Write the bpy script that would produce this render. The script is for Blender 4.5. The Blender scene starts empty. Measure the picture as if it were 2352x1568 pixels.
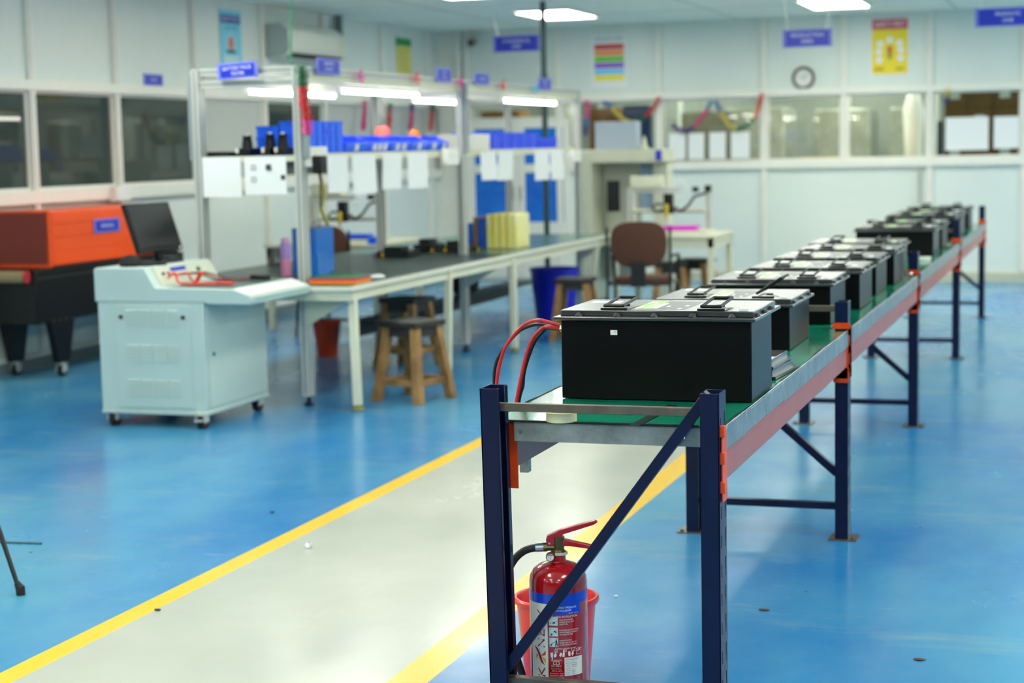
import bpy, bmesh, math, random
from mathutils import Vector, Matrix
random.seed(7)
SC = bpy.context.scene
COL = SC.collection
PI = math.pi
# ------------------------------------------------------------------ camera
F_PX, PITCH, YAW, ROLL = 4035.0, 0.1095, 0.3212, 0.02126
CAM_H = 1.55
def cam_axes():
    cy, sy, cp, sp = math.cos(YAW), math.sin(YAW), math.cos(PITCH), math.sin(PITCH)
    fwd = Vector((-sy*cp, cy*cp, -sp)); right = Vector((cy, sy, 0)); down = fwd.cross(right)
    c, s = math.cos(ROLL), math.sin(ROLL)
    return c*right+s*down, -s*right+c*down, fwd
RX, DN, FW = cam_axes()
CAMP = Vector((0, 0, CAM_H))
def on(x, y, ax, val):
    """point of the photographed world seen at pixel x,y that lies on the plane axis=val"""
    d = RX*((x-1176)/F_PX)+DN*((y-784)/F_PX)+FW
    return CAMP+d*((val-CAMP[ax])/d[ax])
def zat(x, y, z=0): return on(x, y, 2, z)
cd = bpy.data.cameras.new('camera'); cam = bpy.data.objects.new('camera', cd); COL.objects.link(cam)
cd.sensor_width = 36.0; cd.lens = 36.0*F_PX/2352; cd.clip_start = .05; cd.clip_end = 200
m = Matrix.Identity(4)
for i in range(3):
    m[i][0] = RX[i]; m[i][1] = -DN[i]; m[i][2] = -FW[i]; m[i][3] = CAMP[i]
cam.matrix_world = m
cd.dof.use_dof = True; cd.dof.focus_distance = 4.95; cd.dof.aperture_fstop = cd.lens/22.0
SC.camera = cam
SC.view_settings.view_transform = 'Standard'; SC.view_settings.look = 'None'
SC.view_settings.gamma = 1; SC.view_settings.use_curve_mapping = False
SC.view_settings.exposure = 0.42
w = bpy.data.worlds.new('world'); SC.world = w; w.use_nodes = True
w.node_tree.nodes['Background'].inputs[0].default_value = (.6, .7, .75, 1); w.node_tree.nodes['Background'].inputs[1].default_value = .15
# ------------------------------------------------------------------ materials
def lin(c):
    r = []
    for v in c[:3]:
        v = v/255.0
        r.append(v/12.92 if v <= .04045 else ((v+.055)/1.055)**2.4)
    return (*r, 1)
MATS = {}
def mat(name, col, rough=.5, metal=0, spec=.5, coat=0, var=0, vscale=6, bump=0, bscale=200, col2=None, trans=0, emit=None, es=0, coatr=.1, alpha=1):
    if name in MATS: return MATS[name]
    mt = bpy.data.materials.new(name); mt.use_nodes = True
    nt = mt.node_tree; b = nt.nodes['Principled BSDF']; L = nt.links.new
    c = lin(col); b.inputs['Base Color'].default_value = c
    b.inputs['Roughness'].default_value = rough; b.inputs['Metallic'].default_value = metal
    b.inputs['Specular IOR Level'].default_value = spec; b.inputs['Coat Weight'].default_value = coat
    b.inputs['Coat Roughness'].default_value = coatr; b.inputs['Transmission Weight'].default_value = trans
    b.inputs['Alpha'].default_value = alpha
    if emit: b.inputs['Emission Color'].default_value = lin(emit); b.inputs['Emission Strength'].default_value = es
    if var or col2:
        tc = nt.nodes.new('ShaderNodeTexCoord'); n = nt.nodes.new('ShaderNodeTexNoise')
        n.inputs['Scale'].default_value = vscale; n.inputs['Detail'].default_value = 5; n.inputs['Roughness'].default_value = .65
        L(tc.outputs['Object'], n.inputs['Vector'])
        rp = nt.nodes.new('ShaderNodeValToRGB'); rp.color_ramp.elements[0].position = .35; rp.color_ramp.elements[1].position = .68
        d = lin(col2) if col2 else tuple(max(0, v*(1-var)) for v in c[:3])+(1,)
        rp.color_ramp.elements[0].color = d; rp.color_ramp.elements[1].color = c
        L(n.outputs['Fac'], rp.inputs['Fac']); L(rp.outputs['Color'], b.inputs['Base Color'])
        mr = nt.nodes.new('ShaderNodeMapRange'); mr.inputs['To Min'].default_value = max(0, rough-.08); mr.inputs['To Max'].default_value = min(1, rough+.1)
        L(n.outputs['Fac'], mr.inputs['Value']); L(mr.outputs['Result'], b.inputs['Roughness'])
    if bump:
        tc = nt.nodes.new('ShaderNodeTexCoord'); n2 = nt.nodes.new('ShaderNodeTexNoise'); n2.inputs['Scale'].default_value = bscale; n2.inputs['Detail'].default_value = 2
        L(tc.outputs['Object'], n2.inputs['Vector'])
        bp = nt.nodes.new('ShaderNodeBump'); bp.inputs['Strength'].default_value = bump; bp.inputs['Distance'].default_value = .001
        L(n2.outputs['Fac'], bp.inputs['Height']); L(bp.outputs['Normal'], b.inputs['Normal'])
    MATS[name] = mt; return mt
def glow(name, col, s):
    return mat(name, col, emit=col, es=s)
def scratch(mt, col, scale=14, dens=.62, stretch=(1, 1, .25)):
    """thin pale scratches and scuffs mixed over the base colour of a painted surface"""
    nt = mt.node_tree; b = nt.nodes['Principled BSDF']; L = nt.links.new
    tc = nt.nodes.new('ShaderNodeTexCoord'); mp = nt.nodes.new('ShaderNodeMapping'); mp.inputs['Scale'].default_value = stretch; mp.inputs['Rotation'].default_value = (.5, .3, .2)
    n = nt.nodes.new('ShaderNodeTexNoise'); n.inputs['Scale'].default_value = scale; n.inputs['Detail'].default_value = 9; n.inputs['Roughness'].default_value = .75
    L(tc.outputs['Object'], mp.inputs[0]); L(mp.outputs[0], n.inputs['Vector'])
    rp = nt.nodes.new('ShaderNodeValToRGB'); rp.color_ramp.elements[0].position = dens; rp.color_ramp.elements[1].position = dens+.08
    rp.color_ramp.elements[0].color = (0, 0, 0, 1); rp.color_ramp.elements[1].color = (.75, .75, .75, 1)
    L(n.outputs['Fac'], rp.inputs['Fac'])
    mx = nt.nodes.new('ShaderNodeMix'); mx.data_type = 'RGBA'
    bc = b.inputs['Base Color']
    if bc.is_linked: L(bc.links[0].from_socket, mx.inputs[6])
    else: mx.inputs[6].default_value = bc.default_value
    mx.inputs[7].default_value = lin(col); L(rp.outputs['Color'], mx.inputs[0]); L(mx.outputs[2], bc)
    return mt
# ------------------------------------------------------------------ mesh builder
class MB:
    def __init__(s): s.v = []; s.f = []; s.mi = []; s.cur = 0
    def m(s, i): s.cur = i; return s
    def add(s, vs, fs):
        b = len(s.v); s.v += [tuple(v) for v in vs]
        for f in fs: s.f.append(tuple(b+i for i in f)); s.mi.append(s.cur)
        return s
    def box(s, x0, x1, y0, y1, z0, z1):
        return s.add([(x0,y0,z0),(x1,y0,z0),(x1,y1,z0),(x0,y1,z0),(x0,y0,z1),(x1,y0,z1),(x1,y1,z1),(x0,y1,z1)],
                     [(3,2,1,0),(4,5,6,7),(0,1,5,4),(1,2,6,5),(2,3,7,6),(3,0,4,7)])
    def obox(s, c, u, v, w):
        c, u, v, w = map(Vector, (c, u, v, w))
        P = [c+a*u+b*v+d*w for d in (-1, 1) for a, b in ((-1,-1),(1,-1),(1,1),(-1,1))]
        fs = [(3,2,1,0),(4,5,6,7),(0,1,5,4),(1,2,6,5),(2,3,7,6),(3,0,4,7)]
        if u.cross(v).dot(w) < 0: fs = [f[::-1] for f in fs]
        return s.add(P, fs)
    def bar(s, p, q, a, b, up=(0, 0, 1)):
        """rectangular bar from p to q, section a (sideways) x b (along up)"""
        p, q = Vector(p), Vector(q); d = q-p
        up = Vector(up); sd = d.cross(up)
        if sd.length < 1e-6: sd = d.cross(Vector((1, 0, 0)))
        sd.normalize(); u2 = sd.cross(d).normalized()
        return s.obox((p+q)/2, sd*(a/2), d/2, u2*(b/2))
    def ring_tube(s, rings, cap=True, closed=True):
        n = len(rings[0]); b = len(s.v); s.v += [tuple(p) for r in rings for p in r]
        for k in range(len(rings)-1):
            for i in range(n if closed else n-1):
                j = (i+1) % n
                s.f.append((b+k*n+i, b+k*n+j, b+(k+1)*n+j, b+(k+1)*n+i)); s.mi.append(s.cur)
        if cap and closed:
            s.f.append(tuple(b+i for i in range(n))[::-1]); s.mi.append(s.cur)
            s.f.append(tuple(b+(len(rings)-1)*n+i for i in range(n))); s.mi.append(s.cur)
        return s
    def tube(s, pts, r, n=10, cap=True):
        pts = [Vector(p) for p in pts]; rs = r if isinstance(r, (list, tuple)) else [r]*len(pts)
        t0 = (pts[1]-pts[0]).normalized(); a = Vector((0, 0, 1)) if abs(t0.z) < .9 else Vector((1, 0, 0))
        nv = t0.cross(a).normalized(); rings = []
        for i, p in enumerate(pts):
            t = (pts[min(i+1, len(pts)-1)]-pts[max(i-1, 0)]).normalized()
            nv = (nv-t*nv.dot(t)).normalized(); bn = t.cross(nv)
            rings.append([p+(nv*math.cos(2*PI*k/n)+bn*math.sin(2*PI*k/n))*rs[i] for k in range(n)])
        return s.ring_tube(rings, cap)
    def lathe(s, c, prof, n=32, axis='z', cap=True):
        """prof: list of (radius, height) along axis from c"""
        c = Vector(c); rings = []
        for r, h in prof:
            ring = []
            for k in range(n):
                a = 2*PI*k/n; x, y = r*math.cos(a), r*math.sin(a)
                if axis == 'z': q = (x, y, h)
                elif axis == 'x': q = (h, x, y)
                else: q = (y, h, x)
                ring.append(c+Vector(q))
            rings.append(ring)
        return s.ring_tube(rings, cap)
    def cyl(s, p, q, r, n=16, r2=None): return s.tube([p, q], [r, r if r2 is None else r2], n)
    def prism(s, poly, axis, a, b):
        """poly in the two other axes (cyclic order x,y,z without axis), extruded from a to b"""
        def P(u, v, t):
            return {'x': (t, u, v), 'y': (u, t, v), 'z': (u, v, t)}[axis]
        n = len(poly); ar = sum(poly[i][0]*poly[(i+1) % n][1]-poly[(i+1) % n][0]*poly[i][1] for i in range(n))
        if (ar < 0) != (axis == 'y'): poly = poly[::-1]
        vs = [P(u, v, a) for u, v in poly]+[P(u, v, b) for u, v in poly]
        if b < a: vs = vs[n:]+vs[:n]
        fs = [tuple(range(n))[::-1], tuple(range(n, 2*n))]+[(i, (i+1) % n, n+(i+1) % n, n+i) for i in range(n)]
        return s.add(vs, fs)
    def quad(s, a, b, c, d): return s.add([a, b, c, d], [(0, 1, 2, 3)])
    def ball(s, c, r, n=12, sz=1):
        prof = [(max(1e-4, r*math.sin(PI*k/n)), -r*sz*math.cos(PI*k/n)) for k in range(n+1)]
        return s.lathe(c, prof, n*2)
    def plate_holes(s, o, u, v, w, W, H, holes):
        """plate of size W x H (axes u,v from o, thickness vector w) pierced by rectangles (u0,u1,v0,v1)"""
        o, u, v, w = map(Vector, (o, u, v, w))
        us = sorted({0, W, *[h[0] for h in holes], *[h[1] for h in holes]}); vs = sorted({0, H, *[h[2] for h in holes], *[h[3] for h in holes]})
        def solid(i, j):
            if i < 0 or j < 0 or i >= len(us)-1 or j >= len(vs)-1: return False
            cu, cv = (us[i]+us[i+1])/2, (vs[j]+vs[j+1])/2
            return not any(h[0] < cu < h[1] and h[2] < cv < h[3] for h in holes)
        P = lambda a, b, t: o+u*a+v*b+w*t
        for i in range(len(us)-1):
            for j in range(len(vs)-1):
                if not solid(i, j): continue
                a, b, c, d = us[i], us[i+1], vs[j], vs[j+1]
                s.quad(P(a,c,0), P(a,d,0), P(b,d,0), P(b,c,0)); s.quad(P(a,c,1), P(b,c,1), P(b,d,1), P(a,d,1))
                if not solid(i-1, j): s.quad(P(a,c,0), P(a,c,1), P(a,d,1), P(a,d,0))
                if not solid(i+1, j): s.quad(P(b,c,0), P(b,d,0), P(b,d,1), P(b,c,1))
                if not solid(i, j-1): s.quad(P(a,c,0), P(b,c,0), P(b,c,1), P(a,c,1))
                if not solid(i, j+1): s.quad(P(a,d,0), P(a,d,1), P(b,d,1), P(b,d,0))
        return s
    def text(s, body, fn, height=None, width=None, align='C', dist=0.0):
        """lettering; fn(u,v) maps a flat position (metres, centred) to the surface"""
        vs, fs = glyphs(body)
        if not vs: return s
        x0 = min(v[0] for v in vs); x1 = max(v[0] for v in vs); y0 = min(v[1] for v in vs); y1 = max(v[1] for v in vs)
        sy = height/(y1-y0) if height else width/(x1-x0)
        sx = width/(x1-x0) if width else sy
        if not height: sy = sx
        ox = {'C': (x0+x1)/2, 'L': x0, 'R': x1}[align]
        return s.add([fn((a-ox)*sx, (b-(y0+y1)/2)*sy) for a, b in vs], fs)
_G = {}
def glyphs(body):
    if body in _G: return _G[body]
    cu = bpy.data.curves.new('t', 'FONT'); cu.body = body; cu.resolution_u = 3
    o = bpy.data.objects.new('t', cu); COL.objects.link(o)
    dg = bpy.context.evaluated_depsgraph_get(); me = o.evaluated_get(dg).to_mesh()
    r = ([(v.co.x, v.co.y) for v in me.vertices], [tuple(p.vertices) for p in me.polygons])
    o.evaluated_get(dg).to_mesh_clear(); bpy.data.objects.remove(o); bpy.data.curves.remove(cu)
    _G[body] = r; return r
def flat(o, u, v):
    o, u, v = Vector(o), Vector(u).normalized(), Vector(v).normalized()
    return lambda a, b: o+u*a+v*b
def wloc(o):
    r = Vector((0, 0, 0))
    while o: r += o.location; o = o.parent
    return r
def part(name, mb, mats, parent=None, local=False, bev=0, smooth=True, seg=2, label=None):
    me = bpy.data.meshes.new(name)
    off = Vector((0, 0, 0)) if (local or parent is None) else wloc(parent)
    me.from_pydata([tuple(Vector(v)-off) for v in mb.v], [], mb.f)
    for x in (mats if isinstance(mats, (list, tuple)) else [mats]): me.materials.append(x)
    me.polygons.foreach_set('material_index', mb.mi); me.update()
    if smooth:
        me.shade_smooth(); me.set_sharp_from_angle(angle=math.radians(38))
    o = bpy.data.objects.new(name, me); COL.objects.link(o); o.parent = parent
    if bev:
        md = o.modifiers.new('Bevel', 'BEVEL'); md.width = bev; md.segments = seg; md.limit_method = 'ANGLE'; md.angle_limit = math.radians(40); md.harden_normals = False
    if label: o['label'] = label
    return o
def tag(o, label, cat, group=None, kind=None):
    o['label'] = label; o['category'] = cat
    if group: o['group'] = group
    if kind: o['kind'] = kind
    return o
def thing(name, label, cat, loc=(0, 0, 0), group=None, rz=0):
    o = bpy.data.objects.new(name, None); COL.objects.link(o); o.location = loc; o.rotation_euler = (0, 0, rz); o.empty_display_size = .1
    return tag(o, label, cat, group)
def mono(name, mb, mats, label, cat, group=None, loc=None, bev=0, smooth=True):
    """a thing that is one mesh; origin set at loc"""
    c = Vector(loc) if loc is not None else sum((Vector(v) for v in mb.v), Vector((0, 0, 0)))/len(mb.v)
    mb.v = [tuple(Vector(v)-c) for v in mb.v]
    o = part(name, mb, mats, None, True, bev, smooth); o.location = c
    return tag(o, label, cat, group)
def struct(name, mb, mats, label=None, parent=None, bev=0):
    o = part(name, mb, mats, parent, bev=bev, smooth=False)
    if parent is None: o['kind'] = 'structure'
    if label: o['label'] = label
    return o
def copy_tree(o, parent=None):
    c = o.copy(); COL.objects.link(c)
    if parent: c.parent = parent
    for ch in list(o.children): copy_tree(ch, c)
    return c
# ------------------------------------------------------------------ shared materials
M_wall = mat('wall_panel', (221, 231, 225), .42, var=.04, vscale=1.2)
M_trim = mat('white_aluminium', (236, 236, 226), .35, var=.04, vscale=8)
M_ceil = mat('ceiling_board', (238, 248, 242), .8, var=.05, vscale=2)
M_cream = mat('cream_paint', (214, 216, 192), .4, var=.06, vscale=9)
M_alu = mat('aluminium_profile', (205, 208, 202), .38, .35, var=.05, vscale=12)
M_groove = mat('profile_groove', (128, 138, 134), .5, .3)
M_duct = mat('cable_duct_grey', (150, 160, 164), .55)
M_steel = mat('bare_steel', (120, 110, 98), .4, .7, var=.3, vscale=20)
M_galv = mat('galvanised_steel', (176, 182, 182), .32, .75, col2=(132, 138, 138), vscale=9)
M_chrome = mat('chrome', (220, 220, 220), .12, 1)
M_black = mat('black_plastic', (13, 14, 15), .42, spec=.35)
M_blackm = mat('black_metal', (16, 17, 18), .35)
M_rubber = mat('rubber', (26, 26, 26), .75)
M_white = mat('white_plastic', (232, 232, 224), .4)
M_paper = mat('paper', (232, 236, 236), .8)
M_ink = mat('printed_ink', (48, 52, 58), .8)
M_wood = mat('stool_wood', (176, 134, 80), .6, col2=(120, 84, 44), vscale=7)
M_darkseat = mat('worn_black_seat', (52, 48, 44), .55, col2=(26, 24, 23), vscale=9)
M_brown = mat('brown_fabric', (84, 52, 38), .85, var=.2, vscale=30, bump=.4, bscale=600)
M_sign = mat('sign_blue', (24, 50, 190), .35)
M_signw = mat('sign_white', (238, 240, 250), .5)
M_signp = mat('sign_border', (120, 130, 222), .45)
M_crate = mat('blue_crate_plastic', (26, 104, 250), .35)
M_crate2 = mat('dark_blue_crate_plastic', (22, 74, 248), .38)
M_orange = mat('orange_paint', (250, 84, 6), .35, coat=.15)
M_red = mat('red_plastic', (226, 52, 44), .35)
M_tube = glow('tube_light_glow', (255, 252, 240), 13)
M_tube2 = glow('line_tube_glow', (255, 252, 240), 26)
M_panel = glow('panel_light_glow', (255, 252, 238), 15)
M_panel2 = glow('store_light_glow', (255, 252, 238), 15)
M_glass = mat('clear_glass', (235, 245, 242), .02, spec=.5, alpha=.12)
M_glass2 = mat('tinted_glass', (70, 84, 80), .02, spec=.6, alpha=.62)
def pane_mat(name, tint):
    mt = bpy.data.materials.new(name); mt.use_nodes = True; nt = mt.node_tree; nt.nodes.clear(); L = nt.links.new
    o = nt.nodes.new('ShaderNodeOutputMaterial'); mx = nt.nodes.new('ShaderNodeMixShader'); fr = nt.nodes.new('ShaderNodeFresnel'); tr = nt.nodes.new('ShaderNodeBsdfTransparent'); gl = nt.nodes.new('ShaderNodeBsdfGlossy')
    fr.inputs['IOR'].default_value = 1.5; tr.inputs['Color'].default_value = lin(tint); gl.inputs['Roughness'].default_value = .01
    L(fr.outputs[0], mx.inputs[0]); L(tr.outputs[0], mx.inputs[1]); L(gl.outputs[0], mx.inputs[2]); L(mx.outputs[0], o.inputs[0]); return mt
M_glass = pane_mat('clear_window_glass', (236, 244, 240))
M_carton = mat('cardboard', (128, 94, 56), .8, var=.15, vscale=6)  # base darkened, the shade on the stacked cartons put into the colour
# ------------------------------------------------------------------ floor
def floor_mat():
    mt = bpy.data.materials.new('epoxy_floor'); mt.use_nodes = True; nt = mt.node_tree; L = nt.links.new; N = nt.nodes.new
    b = nt.nodes['Principled BSDF']
    geo = N('ShaderNodeNewGeometry'); sx = N('ShaderNodeSeparateXYZ'); L(geo.outputs['Position'], sx.inputs[0])
    def band(a, c):
        g = N('ShaderNodeMath'); g.operation = 'GREATER_THAN'; g.inputs[1].default_value = a
        l = N('ShaderNodeMath'); l.operation = 'LESS_THAN'; l.inputs[1].default_value = c
        L(sx.outputs['X'], g.inputs[0]); L(sx.outputs['X'], l.inputs[0])
        mm = N('ShaderNodeMath'); mm.operation = 'MULTIPLY'; L(g.outputs[0], mm.inputs[0]); L(l.outputs[0], mm.inputs[1]); return mm.outputs[0]
    def noise(scale, det=5, stretch=(1, 1, 1), rough=.6):
        mp = N('ShaderNodeMapping'); mp.inputs['Scale'].default_value = stretch; L(geo.outputs['Position'], mp.inputs[0])
        n = N('ShaderNodeTexNoise'); n.inputs['Scale'].default_value = scale; n.inputs['Detail'].default_value = det; n.inputs['Roughness'].default_value = rough
        L(mp.outputs[0], n.inputs['Vector']); return n.outputs['Fac']
    def ramp(s, p0, p1, c0, c1):
        r = N('ShaderNodeValToRGB'); e = r.color_ramp.elements; e[0].position = p0; e[1].position = p1; e[0].color = c0; e[1].color = c1
        L(s, r.inputs[0]); return r.outputs[0]
    def mix(f, a, c):
        x = N('ShaderNodeMix'); x.data_type = 'RGBA'
        if hasattr(f, 'node'): L(f, x.inputs[0])
        else: x.inputs[0].default_value = f
        for s, k in ((a, 6), (c, 7)):
            if hasattr(s, 'node'): L(s, x.inputs[k])
            else: x.inputs[k].default_value = s
        return x.outputs[2]
    G = lambda v: (v, v, v, 1)
    blue = ramp(noise(.55, 6, (1, .6, 1)), .36, .66, lin((18, 118, 186)), lin((86, 160, 188)))
    blue = mix(ramp(noise(2.2, 8, (.35, 1.3, 1), .7), .56, .74, G(0), G(.45)), blue, lin((140, 172, 160)))     # yellowish worn streaks
    blue = mix(ramp(noise(7, 6, (.5, 1.6, 1), .75), .63, .72, G(0), G(.3)), blue, lin((176, 186, 160)))
    grey = ramp(noise(.8, 5), .3, .7, lin((176, 180, 166)), lin((190, 193, 180)))
    grey = mix(ramp(noise(1.4, 9, (3, .22, 1), .75), .6, .75, G(0), G(.3)), grey, lin((170, 168, 152)))
    yel = ramp(noise(3, 7, (1, .6, 1), .7), .35, .75, lin((250, 196, 8)), lin((238, 200, 60)))
    col = mix(band(-3.09, -1.9), blue, grey)
    yl = N('ShaderNodeMath'); yl.operation = 'ADD'; L(band(-3.135, -3.045), yl.inputs[0]); L(band(-1.955, -1.835), yl.inputs[1])
    col = mix(yl.outputs[0], col, yel)
    # small dark specks and scuffs
    vo = N('ShaderNodeTexVoronoi'); vo.inputs['Scale'].default_value = 2.1; L(geo.outputs['Position'], vo.inputs['Vector'])
    col = mix(ramp(vo.outputs['Distance'], .018, .03, G(.75), G(0)), col, lin((70, 66, 60)))
    col = mix(ramp(noise(2.6, 10, (1.6, .35, 1), .8), .7, .76, G(0), G(.45)), col, lin((90, 96, 92)))
    L(col, b.inputs['Base Color'])
    rr = ramp(noise(1.6, 6, (1, .7, 1)), .3, .75, G(.16), G(.3)); L(rr, b.inputs['Roughness'])
    b.inputs['Specular IOR Level'].default_value = .5
    bp = N('ShaderNodeBump'); bp.inputs['Strength'].default_value = .12; bp.inputs['Distance'].default_value = .004
    L(noise(9, 3), bp.inputs['Height']); L(bp.outputs[0], b.inputs['Normal'])
    return mt
XL, YB, ZC, XR, YF = -7.45, 19.8, 2.94, 4.6, -8.0
struct('floor', MB().box(XL-3.2, XR+.2, YF-.2, YB+4.4, -.08, 0), floor_mat())
# ceiling with shallow seams between its boards
cb = MB().box(XL-3.2, XR+.2, YF-.2, YB+4.4, ZC, ZC+.08).m(1)
for k in range(10): cb.box(XL, XR, YF+2.9*k+.05, YF+2.9*k+.065, ZC-.0015, ZC)
for k in range(5): cb.box(XL+1.2+2.4*k, XL+1.215+2.4*k, YF, YB, ZC-.0015, ZC)
struct('ceiling', cb, [M_ceil, mat('ceiling_seam', (168, 178, 174), .8)])
# side walls: panel below and above a band of windows
ZW0, ZW1 = 1.315, 2.075     # left windows
BW0, BW1 = 1.35, 2.065       # back windows
T = .08
struct('wall_left', MB().box(XL-T, XL, YF, YB, 0, ZW0-.1).box(XL-T, XL, YF, YB, ZW1+.045, ZC), M_wall)
DX0, DX1 = -7.1, -5.82; DH = 1.86
wb = MB().box(DX0, DX1, YB, YB+T, DH, DH+.03).box(XL-T, DX0, YB, YB+T, 0, BW0-.09).box(DX1, XR, YB, YB+T, 0, BW0-.09).box(XL-T, XR, YB, YB+T, BW1+.075, ZC).box(XL-T, XL+.31, YB, YB+T, BW0-.09, BW1+.08)
struct('wall_back', wb, M_wall)
M_wall2 = mat('grey_partition', (150, 164, 164), .6, var=.05)  # unseen side wall greyed to dim reflections on the battery sides
struct('wall_right', MB().box(XR, XR+T, YF, YB, 0, ZC), M_wall2)
struct('wall_front', MB().box(XL-T, XR+T, YF-T, YF, 0, ZC), mat('dimmed_partition', (74, 80, 82), .6))  # unseen wall darkened to stand in for the dim zone behind the camera
# corner column where the two walls meet
struct('trim_1', MB().box(XL+.001, -7.16, YB-.03, YB-.001, 0, ZC).box(-7.2, -7.13, YB-.07, YB-.03, 0, ZC).box(-7.10, -7.05, YB-.05, YB-.001, 0, ZC), M_trim)
# left wall: mullions, rails
ly = [10.2, on(72, 320, 0, XL).y, on(267, 320, 0, XL).y, on(441, 120, 0, XL).y, on(598, 90, 0, XL).y, on(737, 100, 0, XL).y, on(872, 120, 0, XL).y, on(978, 140, 0, XL).y]
n = 2
for y in ly:
    struct('trim_%d' % n, MB().box(XL+.001, XL+.035, y-.035, y+.035, 0.1, ZC-.001).box(XL+.035, XL+.045, y-.014, y+.014, 0.1, ZC-.001), M_trim, bev=.004); n += 1
struct('trim_%d' % n, MB().box(XL-T, XL+.05, 7, YB-.04, ZW1-.03, ZW1+.05), M_trim, bev=.006); n += 1
struct('trim_%d' % n, MB().box(XL-T, XL+.06, 7, YB-.04, ZW0-.1, ZW0), M_trim, bev=.006); n += 1
struct('baseboard_left', MB().box(XL+.001, XL+.03, 7, YB-.04, 0, .09).m(1).box(XL+.001, XL+.04, 7, YB-.04, .09, .115), [mat('grey_skirting', (120, 134, 138), .5), M_trim])
struct('baseboard_back', MB().box(XL, XR, YB-.02, YB-.001, 0, .05).box(DX1, XR, YB-.03, YB-.001, .05, .1), mat('cream_skirting', (206, 204, 180), .5))
# back wall: mullions and rails
bx = [on(px, 300, 1, YB).x for px in (1285, 1515, 1755, 1939, 2136, 2352)]
for i, x in enumerate(bx):
    wz = ((BW0-.1, ZC-.001) if i == 3 else (0.1, ZC-.001))
    struct('trim_%d' % n, MB().box(x-.035, x+.035, YB-.035, YB-.001, wz[0], wz[1]).box(x-.014, x+.014, YB-.045, YB-.035, wz[0], wz[1]), M_trim, bev=.004); n += 1
struct('trim_%d' % n, MB().box(DX0-.05, XR, YB-.05, YB+T, BW1, BW1+.075), M_trim, bev=.006); n += 1
struct('trim_%d' % n, MB().box(DX1, XR, YB-.06, YB+T, BW0-.09, BW0), M_trim, bev=.006); n += 1
struct('trim_%d' % n, MB().cyl((bx[4]-.11, YB-.05, .1), (bx[4]-.11, YB-.05, BW0-.1), .016, 10), mat('drain_pipe', (190, 190, 172), .5)); n += 1
# window panes
M_frost = mat('film_lit_room_glass', (196, 202, 198), .3, alpha=.85)  # pale film; on the farther panes, the lit room's brightness put into colour
wn = 1
ends = ly+[YB-.1]
for i in range(len(ly)):
    a, c = ends[i]+.035, ends[i+1]-.035
    fr = MB().plate_holes((XL-.03, a, ZW0), (0, 1, 0), (0, 0, 1), (.03, 0, 0), c-a, ZW1-.03-ZW0, [(.02, c-a-.02, .02, ZW1-ZW0-.05)])
    wnd = struct('window_%d' % wn, fr, M_trim); wn += 1
    struct('pane', MB().box(XL-.02, XL-.014, a+.015, c-.015, ZW0+.015, ZW1-.045), M_frost if i == 3 or i > 4 else M_glass2, parent=wnd)
bxe = [DX0+.02]+bx+[XR-.1]
for i in range(len(bxe)-1):
    a, c = bxe[i]+.035, bxe[i+1]-.035
    z0 = DH+.03 if i == 0 else BW0
    fr = MB().plate_holes((a, YB+.02, z0), (1, 0, 0), (0, 0, 1), (0, .03, 0), c-a, BW1-z0, [(.02, c-a-.02, .02, BW1-z0-.02)])
    wnd = struct('window_%d' % wn, fr, M_trim); wn += 1
    struct('pane', MB().box(a+.015, c-.015, YB+.03, YB+.036, z0+.015, BW1-.015), M_glass, parent=wnd)
# glazed double door in the back wall, blue film on its panes
M_bluefilm = mat('blue_film_glass', (20, 138, 238), .12, spec=.4, col2=(8, 92, 200), vscale=1.3)

for k, (a, c) in enumerate(((DX0, (DX0+DX1)/2-.003), ((DX0+DX1)/2+.003, DX1))):
    wd = c-a; g0, g1 = (.10, wd-.08) if k == 0 else (.08, wd-.08)
    dr = struct('door_%d' % (k+1), MB().plate_holes((a, YB-.03, .02), (1, 0, 0), (0, 0, 1), (0, .05, 0), wd, DH-.02, [(g0, g1, .66, 1.24), (g0, g1, 1.34, 1.76)]), M_trim, bev=.003)
    for z0, z1 in ((.67, 1.27), (1.35, 1.79)): struct('glass_panel', MB().box(a+g0-.01, a+g1+.01, YB-.01, YB, z0, z1), M_bluefilm, parent=dr)
    hx = a+(.04 if k else wd-.04)
    struct('door_handle', MB().tube([(hx, YB-.03, .95), (hx, YB-.075, .95), (hx, YB-.075, 1.1), (hx, YB-.03, 1.1)], .009, 8), M_chrome, parent=dr)
# blue cloth board hung behind the first back window
# ------------------------------------------------------------------ neighbouring rooms seen through the panes
M_dim = mat('side_room_wall', (120, 122, 112), .7)
struct('wall_side_room', MB().box(XL-3.2, XL-3.12, 6, YB+.1, 0, ZC).box(XL-3.2, XL-T, 6, 6.08, 0, ZC).box(XL-3.2, XL-T, YB, YB+T, 0, ZC), M_dim)
M_room2 = mat('store_room_wall', (164, 168, 160), .6, var=.05)
struct('wall_store_room', MB().box(XL, XR, YB+4.2, YB+4.28, 0, ZC).box(XL-T, XL, YB+T, YB+4.2, 0, ZC).box(XR, XR+T, YB+T, YB+4.2, 0, ZC), M_room2)
for k in range(9):
    x = -6.6+1.15*k
    struct('trim_%d' % n, MB().box(x-.03, x+.03, YB+4.15, YB+4.199, 0, ZC-.01), M_trim); n += 1
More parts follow.
